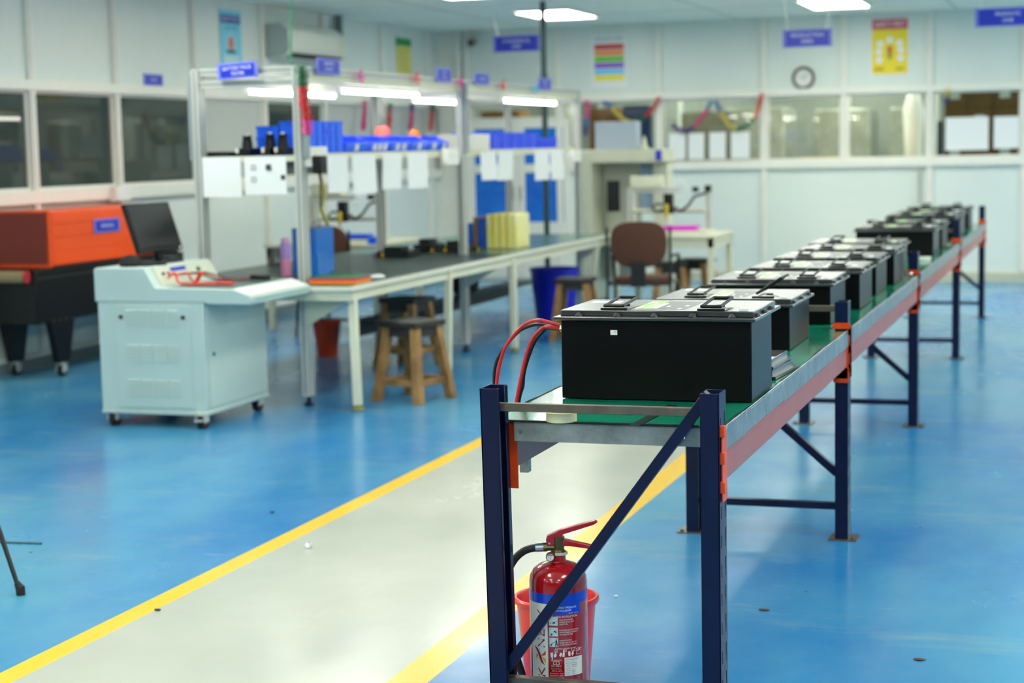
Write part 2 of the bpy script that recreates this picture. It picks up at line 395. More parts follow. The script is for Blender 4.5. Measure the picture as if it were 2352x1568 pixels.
# ------------------------------------------------------------------ ceiling lights
def ceiling_light(x, y, label, group='ceiling panel lights', w=.56, l=1.12, mp=None):
    t = thing('ceiling_light', label, 'ceiling light', (x, y, ZC-.03), group)
    part('frame', MB().plate_holes((-w/2-.03, -l/2-.03, 0), (1, 0, 0), (0, 1, 0), (0, 0, .029), w+.06, l+.06, [(.03, w+.03, .03, l+.03)]), M_white, t, True, smooth=False)
    part('diffuser', MB().box(-w/2, w/2, -l/2, l/2, .008, .02), mp or M_panel, t, True, smooth=False)
    return t
for i, x in enumerate((-5.33, -2.5, .33, 3.1)):
    for j, y in enumerate((17.72, 14.75, 11.8, 8.85, 5.9, 2.95, 0, -2.8)):
        if j == 0 and i == 0: lb = 'white ceiling panel light glowing over the far corner by the hanging line sign'
        elif j == 0 and i == 1: lb = 'white ceiling panel light cut by the top of the picture above the clock'
        else: lb = 'white ceiling panel light above the workshop, out of the camera view'
        yy = 17.95 if (i, j) == (1, 0) else y
        ceiling_light(x, yy, lb)
for x in (-5.4, -3.0, -.4, 2.2):
    for y in (YB+1.3, YB+3.0): ceiling_light(x, y, 'white ceiling panel light inside the store room behind the back windows', 'store room lights', mp=M_panel2)
ceiling_light(XL-1.7, 12, 'white ceiling panel light inside the dim side room behind the dark windows', None, .2, .5)

# tube lights over the other work lines, beside and behind the camera
def line_tube(x, y, z=2.2):
    t = thing('tube_light', 'tube light hung over a work line outside the camera view', 'tube light', (x, y, z), 'tube lights over the other work lines')
    part('housing', MB().box(-.02, .02, -.6, .6, .014, .04), M_white, t, True); part('tube', MB().tube([(0, -.58, 0), (0, .58, 0)], .0135, 10), M_tube2, t, True)
    for s_ in (-.5, .5): part('hanging_wire', MB().cyl((0, s_, .04), (0, s_, ZC-z-.001), .003, 6), M_white, t, True)
for x in (1.6, 3.4):
    for k in range(5): line_tube(x, 4.5+3.2*k)
for x, y in ((-6.9, 2.5), (-6.1, 3.2), (-5.7, 1.8), (-4.75, 2.6)): line_tube(x, y, 2.02)
for k in range(3): line_tube(-4.2, 3.6+2.1*k, 2.7)
# ------------------------------------------------------------------ the long rack table
M_rblue = scratch(mat('rack_blue_paint', (8, 20, 58), .34, spec=.3, coat=.05, var=.25, vscale=14), (110, 128, 150), 16, .7, (1.5, 1.5, .5))
M_beam = scratch(mat('sheen_orange_beam', (176, 84, 70), .35, spec=.4, coat=.1, var=.12, vscale=5), (60, 40, 36), 12, .7, (2, .6, 1))  # orange paint; its salmon tone is a glancing reflection put into the colour
M_hook = mat('orange_connector', (232, 70, 8), .35, var=.1, vscale=20)
M_mat = scratch(mat('green_bench_mat', (12, 142, 108), .16, coat=.3, coatr=.06, col2=(8, 112, 86), vscale=3, bump=.12, bscale=14), (70, 120, 96), 7, .62, (2, .7, 1))
M_seam = mat('mat_seam', (14, 30, 26), .4)
PY = [4.39, 6.84, 9.67, 12.75, 15.70]
PT = [.92, .935, .95, .985, .97]
XRr, XLr = -.922, -1.515
rack = thing('rack_table', 'long low rack table with dark blue posts and orange beams carrying black batteries', 'rack', (-1.22, 10, 0))
PW, PD, PTk = .05, .085, .0032
def post(x, y, h, outer):
    b = MB(); xo = x+outer*PW/2; xi = x-outer*PW/2
    holes = []
    z = .06
    while z < h-.03:
        holes.append((.014, .021, z, z+.034)); holes.append((.062, .071, z+.012, z+.046)); holes.append((.064, .069, z-.004, z+.0121)); z += .0762
    holes = [q for q in holes if q[3] < h-.004]
    b.plate_holes((xo-outer*PTk if outer > 0 else xo, y-PD/2, 0), (0, 1, 0), (0, 0, 1), (PTk, 0, 0), PD, h, holes)
    b.box(min(xo, xi), max(xo, xi), y-PD/2, y-PD/2+PTk, 0, h)
    b.box(min(xo, xi), max(xo, xi), y+PD/2-PTk, y+PD/2, 0, h)
    li = sorted((xi, xi+outer*PTk))
    b.box(li[0], li[1], y-PD/2, y-PD/2+.014, 0, h).box(li[0], li[1], y+PD/2-.024, y+PD/2, 0, h)
    return b
for k, y in enumerate(PY):
    for x, o in ((XRr, 1), (XLr, -1)):
        pb_ = post(x, y, PT[k], o)
        if k == 0 and o < 0: pb_.v = [(v[0]+.012*(1-v[2]/.92), v[1], v[2]) for v in pb_.v]
        pt = part('post', pb_, M_rblue, rack, bev=.0012, seg=1)
        part('foot_plate', MB().box(x-.05-(.01 if o < 0 else 0), x+.05+(.01 if o > 0 else 0), y-.06, y+.06, 0, .005).cyl((x+o*.042, y-.045, .005), (x+o*.042, y-.045, .014), .008, 6), M_steel, pt)
    # cross bar above the deck and at the foot, and the diagonal
    xa, xb = XLr+PW/2-.004, XRr-PW/2+.004
    bar = MB().box(xa-.01, xb-.02 if k == 0 else xb, y-.022, y-.003, *((.857, .879) if k == 0 else (.895, .918)))
    if k in (0, 1, 3): part('cross_bar', bar, M_steel, rack, bev=.001, seg=1, label='bare brown steel cross bar above the deck')
    part('cross_bar', MB().box(xa, xb, y-.018, y+.012, .115 if k else .1, .142 if k else .131), M_rblue if k else M_steel, rack, bev=.001, seg=1)
    ZL, ZH = .26, .80
    if k == 0: p, q = (xa, y-.012, .15), (xb+.014, y-.012, .915)
    elif k == 3: p, q = (xa, y-.012, ZL), (xb, y-.012, .74)
    else: p, q = (xa, y-.012, .74), (xb, y-.012, ZL)
    part('diagonal_brace', MB().bar(p, q, .028, .032, up=(0, 1, 0)), M_rblue, rack, bev=.001, seg=1)
ZD, ZB0 = .822, .682
for k in range(4):
    a, c = PY[k]+PD/2+.002, PY[k+1]-PD/2-.002
    for x, o in ((XRr, 1), (XLr, -1)):
        x1 = x+o*.022; x0 = x-o*.022
        bm = MB().box(min(x0, x1), max(x0, x1), a, c, ZB0, ZD-.02).box(min(x0, x1)-.001, max(x0, x1)+.001, a, c, ZD-.075, ZD-.06)
        part('beam', bm, M_beam, rack, bev=.003, label='orange box beam with pale sheen painted in')
    # galvanised deck pans laid across the beams, folded down over the beam faces
    nd = 8; wd = (PY[k+1]-PY[k])/nd
    for j in range(nd):
        y0, y1 = PY[k]+wd*j+.001, PY[k]+wd*(j+1)-.001
        if j == 0: y0 = PY[k]+.016 if k == 0 else PY[k]
        xl, xr = XLr-.028, XRr+.028
        if (j == 0): xl, xr = XLr+.03, XRr-.028
        dp = MB().box(xl, xr, y0, y1, ZD-.004, ZD)
        if j == 0 and k == 0:
            dp = MB().box(XLr+.05, XRr-.028, y0, y1, ZD-.004, ZD)
            dp.plate_holes((XLr+.05, y0, ZD-.05), (1, 0, 0), (0, 0, 1), (0, .003, 0), XRr-XLr-.078, .05, [(.012, .022, .02, .03), (.454, .466, .02, .032)])
            y0 = PY[0]+PD/2
            dp.box(XRr-.03, XRr+.027, y0+.004, y1, ZD-.004, ZD).box(XLr-.027, XLr+.03, y0+.004, y1, ZD-.004, ZD)
        elif j == 0: y0 = PY[k]+PD/2+.004; dp.box(XRr-.03, XRr+.027, y0, y1, ZD-.004, ZD).box(XLr-.027, XLr+.03, y0, y1, ZD-.004, ZD)
        if j == nd-1:
            dp = MB().box(xl+.055, xr-.055, y0, y1, ZD-.004, ZD).box(xl, xr, y0, PY[k+1]-PD/2-.004, ZD-.004, ZD); y1 = PY[k+1]-PD/2-.004
        for xx in (XRr+.0245, XLr-.0275): dp.box(xx, xx+.003, y0+.001, y1, ZD-.058+random.uniform(-.003, .003), ZD+.006)
        part('deck_panel', dp, M_galv, rack, bev=.0015, seg=1)
# orange beam end connectors with their hooks
def connector(x, y, o, sgn):
    if o < 0:
        yy = y+sgn*(PD/2+.002)
        return MB().box(x-PW/2, x+PW/2+.024, min(yy, yy+sgn*.004), max(yy, yy+sgn*.004), ZB0-.045, ZD-.006)
    xo = x+o*(PW/2+.0015)
    b = MB().box(min(xo, xo+o*.004), max(xo, xo+o*.004), y-.028 if sgn < 0 else y-.03, y+.028, ZB0-.045, ZD)
    yy = y+sgn*(PD/2+.002)
    b.box(min(x-o*PW/2, xo), max(x-o*PW/2, xo), min(yy, yy+sgn*.004), max(yy, yy+sgn*.004), ZB0-.045, ZD-.006)
    for z in (ZB0-.02, ZB0+.055, ZB0+.125):
        b.box(min(xo-o*.004, xo+o*.010), max(xo-o*.004, xo+o*.010), y-.034, y-.014, z, z+.03)
    return b
for k, y in enumerate(PY):
    for x, o in ((XRr, 1), (XLr, -1)):
        for sg in ((1,) if k == 0 else ((-1,) if k == 4 else (-1, 1))):
            part('beam_connector', connector(x, y, o, sg), M_hook, rack, bev=.001, seg=1)
# orange sleeve folded round the posts at the joints
for k in (1, 2, 3, 4):
    x, y = XRr, PY[k]
    part('post_sleeve', MB().box(x-.03, x+.034, y-PD/2-.006, y-PD/2-.002, ZD+.009, ZD+.032), M_hook, rack); part('post_sleeve', MB().box(x-.03, x+.03, y-PD/2-.006, y-PD/2-.002, ZB0-.06, ZB0-.002), M_hook, rack)
# strap that dangles under the deck and small bracket under the near beam
part('strap', MB().tube([(-1.1, 11.2, ZD-.02), (-1.1, 11.2, .68), (-1.095, 11.2, .6), (-1.1, 11.2, .52)], [.016, .016, .014, .004], 8), mat('tan_strap', (110, 96, 46), .8), rack, label='tan strap dangling under the deck')
bk_y = on(1203, 1060, 0, XLr).y
part('bracket', MB().box(XLr-.012, XLr+.012, bk_y, bk_y+.03, ZB0-.04, ZB0-.0005), M_galv, rack)
# ------------------------------------------------------------------ green mat
def mat_sheet(y0, y1, seed):
    rnd = random.Random(seed); b = MB(); ny = max(6, int((y1-y0)/.045)); cols = 13; z = ZD+.0012
    ph = rnd.uniform(0, 6); P = []
    for i in range(ny+1):
        y = y0+(y1-y0)*i/ny
        near = any(abs(y-p) < .062 for p in PY)
        xr = XRr-.05 if near else XRr+.016; xl = XLr+.05 if near else XLr-.02
        r = xr+(0 if near else .0035*math.sin(y*7+ph)+.0015*math.sin(y*19+ph)+rnd.uniform(-.0008, .0008))
        for j in range(cols):
            f = j/(cols-1); x = xl+(r-xl)*f
            P.append((x, y, z+.0022*(1+math.sin(x*23+y*5+ph))*.5+(.001*max(0, (f-.9)/.1)*(.5+.5*math.sin(y*11+ph)))))
    b.add(P, [(i*cols+j, i*cols+j+1, (i+1)*cols+j+1, (i+1)*cols+j) for i in range(ny) for j in range(cols-1)])
    return b
gaps = [PY[0]+.018]+PY[1:4]+[PY[4]-.06]
ml = ['glossy green bench mat under the nearest battery with a dark taped seam', 'glossy green bench mat on the second bay of the rack under five batteries',
      'glossy green bench mat on the third rack bay, loose white rings on it', 'glossy green bench mat on the far end bay of the rack']
for k in range(4):
    xr = XRr-.036
    b = mat_sheet(gaps[k]+.003, gaps[k+1]-.003, k)
    o = mono('bench_mat', b, [M_mat], ml[k], 'mat', 'green bench mats on the rack', loc=(-1.22, (gaps[k]+gaps[k+1])/2, ZD))
    # black edge line and taped joints
    e = MB()
    if k == 0:
        s0, s1 = zat(1455, 982, ZD), zat(1545, 934, ZD); sv = (s1-s0)/2
        e.obox(((s0.x+s1.x)/2, (s0.y+s1.y)/2, ZD+.0052), Vector((.014, 0, 0)), sv, (0, 0, .0005))
        e.box(XLr+.034, xr-.005, gaps[0]+.001, gaps[0]+.007, ZD+.001, ZD+.006)
        part('taped_seam', e, M_seam, o)
# ------------------------------------------------------------------ batteries
M_bat = scratch(mat('black_powder_coat', (6, 7, 8), .3, spec=.22, bump=.2, bscale=420), (60, 66, 68), 9, .8, (3, 3, .4))
M_lid = mat('textured_black_lid', (26, 28, 28), .28, spec=1.0, coat=.8, coatr=.25, bump=.22, bscale=420)
M_bolt = mat('sealed_bolt', (58, 60, 60), .6, var=.5, vscale=200)
M_lblk = mat('label_dark_grey', (44, 54, 58), .35)
M_lgrn = mat('label_green', (126, 190, 40), .35)
M_stick = mat('white_sticker', (238, 240, 236), .4)
M_cr = mat('red_cable', (196, 18, 30), .35, coat=.3); M_ck = mat('black_cable', (20, 20, 22), .4)
BWd, BDp, BHt = .555, .322, .229
def battery(name, label, loc, rz=0, dims=None):
    BWd, BDp, BHt, ext = dims
    fx = BWd/.555; fy = BDp/.322 if BDp < .35 else BDp/.40
    t = thing(name, label, 'battery', loc, 'black battery packs in a row on the rack', rz)
    a, d = BWd/2, BDp/2
    part('case', MB().box(-a, a, -d, d, 0, BHt), M_bat, t, True, bev=.003)
    lid = part('lid', MB().box(-a-.016, a+.016, -d-.026, d+.026+ext, BHt, BHt+.010).box(-a-.004, a+.004, -d+.012, d-.004+ext, BHt+.010, BHt+.0265), M_lid, t, True, bev=.0025)
    for s in (-1, 1):
        for j in range(5):
            x = -a+.055+j*(2*a-.11)/4
            rb = random.Random(j+s); bb = MB()
            bb.lathe((x, s*(d+.002)+(ext if s > 0 else 0), BHt+.010), [(.011, 0), (.0105, .003), (.007, .007+rb.uniform(0, .003)), (.003, .010), (.0005, .0115)], 9)
            bb.v = [(p[0]+rb.uniform(-.0018, .0018), p[1]+rb.uniform(-.0018, .0018), p[2]) for p in bb.v]
            part('bolt', bb, M_bolt, lid, True)
    for s in (-1, 1):
        for j in range(3):
            y = -d+.05+j*(2*d-.10)/2; bb = MB().lathe((s*(a+.008), y, BHt+.010), [(.009, 0), (.008, .004), (.004, .008), (.0005, .009)], 9)
            part('bolt', bb, M_bolt, lid, True)
    zt = BHt+.0265
    lb = part('label_sticker', MB().box(-.078, .078, -.125, .125, zt, zt+.0004).m(1).box(-.078, -.026, -.125, .125, zt+.0004, zt+.0006)
              .m(2).box(-.05, -.046, -.1, .06, zt+.0004, zt+.0007).box(-.036, -.033, -.1, .03, zt+.0004, zt+.0007).box(-.026, -.012, -.105, .055, zt+.0004, zt+.0007)
              .box(.004, .012, -.055, -.02, zt+.0004, zt+.0007).box(.05, .06, -.115, -.09, zt+.0004, zt+.0007).box(.054, .064, -.03, -.008, zt+.0004, zt+.0007)
              .box(-.074, -.064, -.12, -.03, zt+.0006, zt+.0008).box(-.076, -.073, .04, .115, zt+.0006, zt+.0008).box(-.068, -.065, .06, .115, zt+.0006, zt+.0008).box(-.06, -.057, .06, .115, zt+.0006, zt+.0008), [M_lblk, M_lgrn, M_stick], t, True, smooth=False, label='dark and green printed label sticker')
    lb.scale = (fx, fy, 1); lb.location.y = ext*.5
    part('paper_sticker', MB().box(-a+.02, -a+.11, d-.075, d-.02, zt, zt+.0005), M_stick, t, True, smooth=False, label='white paper sticker')
    part('vent_cap', MB().lathe((a-.03, -d+.045, zt), [(.013, 0), (.013, .006), (.011, .008)], 18), M_stick, t, True, label='small white vent cap')
    return t
def handle(t, x, up=False, BHt=.229, k=1):
    """folding wire bail handle on the lid"""
    zt = BHt+.0265; b = MB(); y0, y1 = -.135*k, .06; w2 = .027; r = .0046
    if up:
        c = math.radians(33); pts = [(x-.035+e*math.cos(c), yy, zt+.010+e*math.sin(c)) for e, yy in ((0, -.09), (.1, -.09), (.1, .07), (0, .07))]
    else: pts = [(x-w2, y0, zt+.012), (x-w2, y0+.17*k, zt+.022), (x+w2, y0+.17*k, zt+.022), (x+w2, y0, zt+.012)]
    P = []
    for i, p in enumerate(pts): P.append(p)
    b.tube([pts[0], pts[1]], r, 8).tube([pts[1], pts[2]], r, 8).tube([pts[2], pts[3]], r, 8).tube([pts[3], pts[0]], r, 8)
    for p in pts: b.ball(p, r*1.02, 6)
    h = part('handle', b, M_black, t, True)
    part('hinge', MB().box(x-w2-.012, x+w2+.012, y0-.006, y0+.006, zt, zt+.006), M_black, h, True, bev=.001)
    part('rest', MB().box(x-.012, x+.012, y0+.13, y0+.14, zt, zt+.005), M_black, h, True, bev=.001)
BP = [(-.893, 4.775), (-.993, 6.02), (-.979, 6.91), (-.947, 7.56), (-.955, 8.22), (-.94, 8.85), (-.978, 9.43), (-.94, 11.08), (-.942, 11.77), (-.95, 12.9), (-.945, 13.48), (-.945, 14.36)]
BW2, BD2, BH2 = .478, .44, .152
BL = ['black battery pack nearest the camera with red and black cables at its end', 'black battery pack with one bail handle raised, second from the front post',
      'third black battery pack from the front, standing just past the loose lids', 'fourth black battery pack from the front with a bright shiny lid',
      'fifth black battery pack from the front, behind the bright lidded one', 'sixth black battery pack, the first of the touching pair before the third post',
      'seventh black battery pack, hidden but for its lid behind the sixth', 'eighth black battery pack, standing alone-fronted just past the white rings',
      'ninth black battery pack, tight behind the one past the white rings', 'tenth black battery pack with a dark lid beside the fourth blue post',
      'eleventh black battery pack with a dark lid past the fourth blue post', 'farthest black battery pack by the last blue post of the rack']
zb = ZD+.0048
protos = {}
for i, ((x, y), lb) in enumerate(zip(BP, BL)):
    x, y = x*1.013, y*1.013
    kind = min(i, 2)
    dm_ = (BWd, BDp, BHt, .045) if i == 0 else (BW2, BD2, BH2, 0)
    loc = (x-dm_[0]/2, y+dm_[1]/2, zb)
    if kind not in protos:
        t = battery('battery_pack', lb, loc, 0, dm_)
        if i == 0: handle(t, -.125); handle(t, .158)
        else: handle(t, -.108, BHt=BH2, k=1.2); handle(t, .136, up=(i == 1), BHt=BH2, k=1.2)
        protos[kind] = t
    else:
        t = copy_tree(protos[kind]); t.location = loc; t['label'] = lb
b1 = protos[0]
a, d = BWd/2, BDp/2
part('code_sticker', MB().box(-a+.148, -a+.168, -d-.0008, -d, .186, .200).m(1).box(-a+.158, -a+.166, -d-.0011, -d-.0008, .1945, .1955).box(-a+.158, -a+.166, -d-.0011, -d-.0008, .1915, .1922), [M_stick, M_ink], b1, True, smooth=False, label='small white code sticker')
part('cable_gland', MB().lathe((-a-.022, -d+.07, .195), [(.011, 0), (.011, .006), (.014, .007), (.014, .016), (.011, .018), (.011, .023)], 6, 'x'), mat('brass_nickel', (196, 188, 160), .25, 1), b1, True, label='nickel cable gland')
O = Vector((b1.location.x, b1.location.y, b1.location.z))
gx, gy, gz = -a-.022, -d+.07, .195
def cable(pts, r, mt):
    P = [Vector(p) for p in pts]; out = []
    for i in range(len(P)-1):
        p0, p1, p2, p3 = P[max(i-1, 0)], P[i], P[i+1], P[min(i+2, len(P)-1)]
        for k in range(8):
            t = k/8; out.append(.5*((2*p1)+(p2-p0)*t+(2*p0-5*p1+4*p2-p3)*t*t+(3*p1-p0-3*p2+p3)*t**3))
    out.append(P[-1]); return MB().tube(out, r, 10)
def cpt(px, py, Y): return on(px, py, 1, Y)-O
yc = O.y+gy
def cab(pix, mt, off):
    pts = [(gx+.004, gy+off, gz+off*.6)]+[tuple(cpt(x, y, yc-.02*i/len(pix)+off)) for i, (x, y) in enumerate(pix)]
    return pts
r = .0052
part('cable', cable([(gx+.01, gy, gz+.006)]+[tuple(cpt(x, y, yc)) for x, y in [(1258, 739), (1235, 735), (1205, 745), (1178, 772), (1158, 803), (1146, 845), (1141, 880), (1139, 930), (1136, 985)]], r, M_cr), M_cr, b1, True, label='red cable')
part('cable', cable([(gx+.01, gy+.012, gz+.002)]+[tuple(cpt(x, y, yc+.02)) for x, y in [(1258, 748), (1235, 745), (1212, 750), (1190, 762), (1165, 790), (1145, 820), (1136, 850), (1135, 885), (1134, 985)]], r, M_ck), M_ck, b1, True, label='black cable')
part('cable', cable([(gx+.01, gy-.004, gz-.002)]+[tuple(cpt(x, y, yc-.01)) for x, y in [(1256, 750), (1238, 760), (1222, 780), (1208, 818), (1198, 860), (1190, 900), (1184, 935), (1181, 985)]], r, M_cr), M_cr, b1, True, label='red cable')
part('cable', cable([(gx+.01, gy+.006, gz-.006)]+[tuple(cpt(x, y, yc+.006)) for x, y in [(1258, 754), (1244, 765), (1228, 785), (1212, 825), (1203, 860), (1201, 885), (1194, 910), (1190, 940), (1188, 985)]], r, M_ck), M_ck, b1, True, label='black cable')
# loose lids lying on the mat between the first two batteries
def loose_lid(loc, rz, label):
    t = thing('spare_cover', label, 'cover', loc, 'loose battery covers on the mat', rz)
    a, d = .27, .15
    part('plate', MB().plate_holes((-a, -d, 0), (1, 0, 0), (0, 1, 0), (0, 0, .008), 2*a, 2*d, [(.035, 2*a-.035, .035, 2*d-.035)]), M_lid, t, True, bev=.0015)
    part('rim', MB().plate_holes((-a+.014, -d+.014, .008), (1, 0, 0), (0, 1, 0), (0, 0, .018), 2*a-.028, 2*d-.028, [(.004, 2*a-.032, .004, 2*d-.032)]), M_lid, t, True)
    part('inner_panel', MB().box(-a+.018, a-.018, -d+.018, d-.018, .002, .007).m(1).box(a-.14, a-.03, d-.1, d-.03, .007, .0075).box(a-.05, a-.02, -d+.03, -d+.06, .007, .0078), [M_lid, M_stick], t, True)
    return t
loose_lid((-1.182, 5.5, zb), math.radians(-4), 'black battery lid lying flat on the green mat, the lower one of two')
loose_lid((-1.2, 5.52, zb+.027), math.radians(-2), 'black battery lid with a white paper, laid on another lid')
# masking tape roll near the front edge
mono('tape_roll', MB().ring_tube([[(-1.338+rr*math.cos(2*PI*k/40), 4.425+rr*math.sin(2*PI*k/40), z) for k in range(40)] for rr, z in ((.028, zb), (.041, zb), (.041, zb+.024), (.028, zb+.024), (.028, zb))], cap=False), mat('masking_tape', (226, 218, 170), .6), 'cream masking tape roll on the green mat by the front cross bar', 'tape roll')
# white rings and foil beads on the third bay
rl = ['white plastic ring by the third post, nearest the post', 'white plastic ring, second in the row from the third post', 'white plastic ring, third in the row from the third post', 'white plastic ring nearest the eighth battery']
for k, px in enumerate((2101, 2110, 2119, 2127)):
    p = zat(px, 595, ZD+.01)
    mono('plastic_ring', MB().lathe((p.x, p.y, zb), [(.02, 0), (.03, 0), (.03, .02), (.02, .02), (.02, 0)], 18, cap=False), M_white, rl[k], 'ring', 'white rings on the rack')
for k, (px, py, lb) in enumerate(((2120, 632, 'small shiny foil bead near the right edge of the third bay mat'), (2133, 622, 'small shiny foil bead a little farther along the third bay mat'))):
    p = zat(px, py, ZD+.01); mono('foil_bead', MB().ball((-.925, p.y, zb+.011), .011, 8), M_chrome, lb, 'foil bead', 'foil beads on the mat')
p = zat(2176, 567, ZD+.01)
mono('plastic_sleeve', MB().box(-1.06, -.94, 12.3, 12.5, zb, zb+.006), mat('clear_film', (190, 220, 205), .15), 'pale plastic sleeve lying on the mat before the fourth post', 'sleeve')
# ------------------------------------------------------------------ fire extinguisher
M_fred = mat('extinguisher_red', (168, 10, 20), .16, coat=.6, coatr=.05, var=.1, vscale=12)
M_fband = mat('extinguisher_blue_band', (16, 66, 200), .25)
M_fwhite = mat('extinguisher_white_print', (226, 226, 220), .4)
M_fdark = mat('label_letter_red', (150, 14, 26), .4)
M_brass = mat('dull_brass', (112, 100, 66), .38, .8)
EX, EY, ER = -1.383, 4.512, .0795
ang = math.atan2(-EX, EY)
EC = Vector((math.sin(ang), -math.cos(ang), 0)); EG = Vector((math.cos(ang), math.sin(ang), 0))
ext = thing('fire_extinguisher', 'red fire extinguisher standing on the floor behind the near end frame of the rack', 'fire extinguisher', (EX, EY, 0))
def surf(lift=.0004):
    def f(th, z):
        return Vector((EX, EY, z))+(EC*math.cos(th)+EG*math.sin(th))*(ER+lift)
    return f
def th_of(px): return math.asin(max(-.999, min(.999, (px-1284.5)/68.0)))
def z_of(py, px=None):
    z = .3515-(py-1363)*.00119
    return z if px is None else z-.26*ER*(1-math.cos(th_of(px)))
def stamp(px, py, lift=.0005, rot=False):
    """flat metres -> cylinder, centred at the pixel's place on the label"""
    t0, z0, s = th_of(px), z_of(py, px), surf(lift)
    if rot: return lambda a, b: s(t0-b/ER, z0+a)
    return lambda a, b: s(t0+a/ER, z0+b)
def wrap(mb, t0, t1, z0, z1, lift, n=10):
    s = surf(lift); k = len(mb.v)
    P = [s(t0+(t1-t0)*i/n, z) for i in range(n+1) for z in (z0, z1)]
    return mb.add(P, [(2*i, 2*i+2, 2*i+3, 2*i+1) for i in range(n)])
cyl = MB().lathe((EX, EY, 0), [(.06, .012), (.07, .0), (ER-.004, .0), (ER, .006), (ER, .372), (ER-.003, .388), (ER-.012, .404), (ER-.028, .416), (ER-.045, .422), (.024, .425), (.0225, .430), (.0225, .444)], 56)
part('cylinder', cyl, M_fred, ext)
part('colour_band', MB().lathe((EX, EY, 0), [(ER+.0003, z_of(1387)), (ER+.0003, z_of(1363.5))], 64, cap=False), M_fband, ext, label='blue band round the cylinder')
lb = MB()
wrap(lb, th_of(1222), th_of(1258.5), z_of(1562, 1240), z_of(1380, 1240), .0002)
lbl = part('brand_strip', lb, M_fwhite, ext, label='white strip with the upright lettering KANEX')
k = MB()
def vletter(ch, y0, y1, mi=0):
    k.m(mi).text(ch, stamp(1243, (y0+y1)/2, .0006, rot=True), height=.0235, width=abs(y1-y0)*.00119)
vletter('K', 1554, 1530); vletter('N', 1485, 1466); vletter('E', 1459, 1442); vletter('X', 1420, 1397)
# the letter A: orange and yellow leg with a red swoosh through it
def swp(px, py): return surf(.0006)(th_of(px), z_of(py, px))
k.m(1).add([swp(1233, 1501), swp(1253, 1494), swp(1253, 1504), swp(1243, 1506), swp(1233, 1506)], [(0, 1, 2, 3, 4)])
k.m(2).add([swp(1231, 1501), swp(1243, 1507), swp(1253, 1513), swp(1253, 1523), swp(1231, 1511)], [(0, 1, 2, 3, 4)])
S = [(1228, 1485), (1233, 1490), (1238, 1500), (1241, 1510), (1245, 1520), (1251, 1526)]
s2 = surf(.0009)
k.m(0)
for (a, b), (c, d_) in zip(S, S[1:]):
    wa, wc = (0, 2.2) if a == 1228 else (2.2, 2.2 if c != 1251 else 0)
    q = [s2(th_of(a-wa), z_of(b+wa*.4, 1240)), s2(th_of(a+wa), z_of(b-wa*.4, 1240)), s2(th_of(c+wc), z_of(d_-wc*.4, 1240)), s2(th_of(c-wc), z_of(d_+wc*.4, 1240))]
    k.quad(*q)
k.text('R', stamp(1227, 1392, .0006, rot=True), height=.003)
part('lettering', k, [M_fdark, mat('letter_orange', (206, 70, 20), .4), mat('letter_yellow', (232, 160, 20), .4)], lbl, smooth=False)
pb = MB()
wrap(pb, th_of(1262), th_of(1334), z_of(1411), z_of(1386), .0003)
blue = part('title_panel', pb, M_fband, ext, label='blue title panel of the printed label')
t = MB()
def line(txt, px, py, h, w=None, al='L'):
    t.text(txt, stamp(px, py, .0007), height=h*.00119, width=None if w is None else w*.00119, align=al)
line('STORED PRESSURE', 1275, 1394.5, 4.6, 52); line('EXTINGUISHER', 1277, 1401.5, 4.6, 37); line('CONTENT : MAP 90%', 1306, 1407.5, 2.4, 26)
line('OPERATING INSTRUCTION', 1262, 1412+8.5+7, 8, 72) if False else None
line('OPERATING INSTRUCTION', 1259, 1414.5, 4.6, 70)
for i, (ls) in enumerate((('HOLD EXTINGUISHER', 'UPRIGHT & PULL OUT', 'SAFETY PIN'), ('MAINTAIN SAFE DISTANCE &', 'AIM DISCHARGE NOZZLE AT', 'THE BASE OF FIRE'), ('SQUEEZE LEVER &', 'SWEEP SIDE BY SIDE TO', 'COVER WHOLE FIRE AREA'))):
    for j, s in enumerate(ls): line(s, 1285.5, (1423, 1447, 1471)[i]+j*5.1, 3.1, len(s)*1.95)
line('SUITABLE CLASSES OF FIRE', 1275, 1489.5, 3.0, 49)
for s, x, y in (('A', 1277, 1495), ('B', 1297, 1494), ('C', 1317, 1494)): line(s, x, y, 4.2, None, 'C')
line('IS 15683:2018', 1265, 1516, 3.0, 24); line('CM/L : 3802957', 1265, 1530, 3.0, 24); line('Operating Temp :', 1265, 1536, 2.8, 24); line('-30°C to +60°C', 1266, 1541, 2.8, 24)
line('S', 1277, 1523, 4.6, None, 'C')
line('Service Pressure : 15 bar', 1262, 1546.5, 2.3, 31); line('Test Pressure : 35 bar', 1262, 1551.5, 2.3, 31); line('Fire Rating : 4A 144B', 1263, 1557.5, 2.6, 31)
def frame(px0, px1, py0, py1, w=.7):
    for a, b, c, d_ in ((px0, px1, py0, py0+w), (px0, px1, py1-w, py1), (px0, px0+w, py0, py1), (px1-w, px1, py0, py1)):
        wrap(t, th_of(a), th_of(b), z_of(d_), z_of(c), .0006, 3)
frame(1273.5, 1280.5, 1491.5, 1498.5); frame(1293, 1301, 1490.5, 1497.5); frame(1313, 1321, 1490.5, 1497.5); frame(1324, 1335, 1492, 1507); frame(1270.5, 1284, 1519, 1527.5, 1)
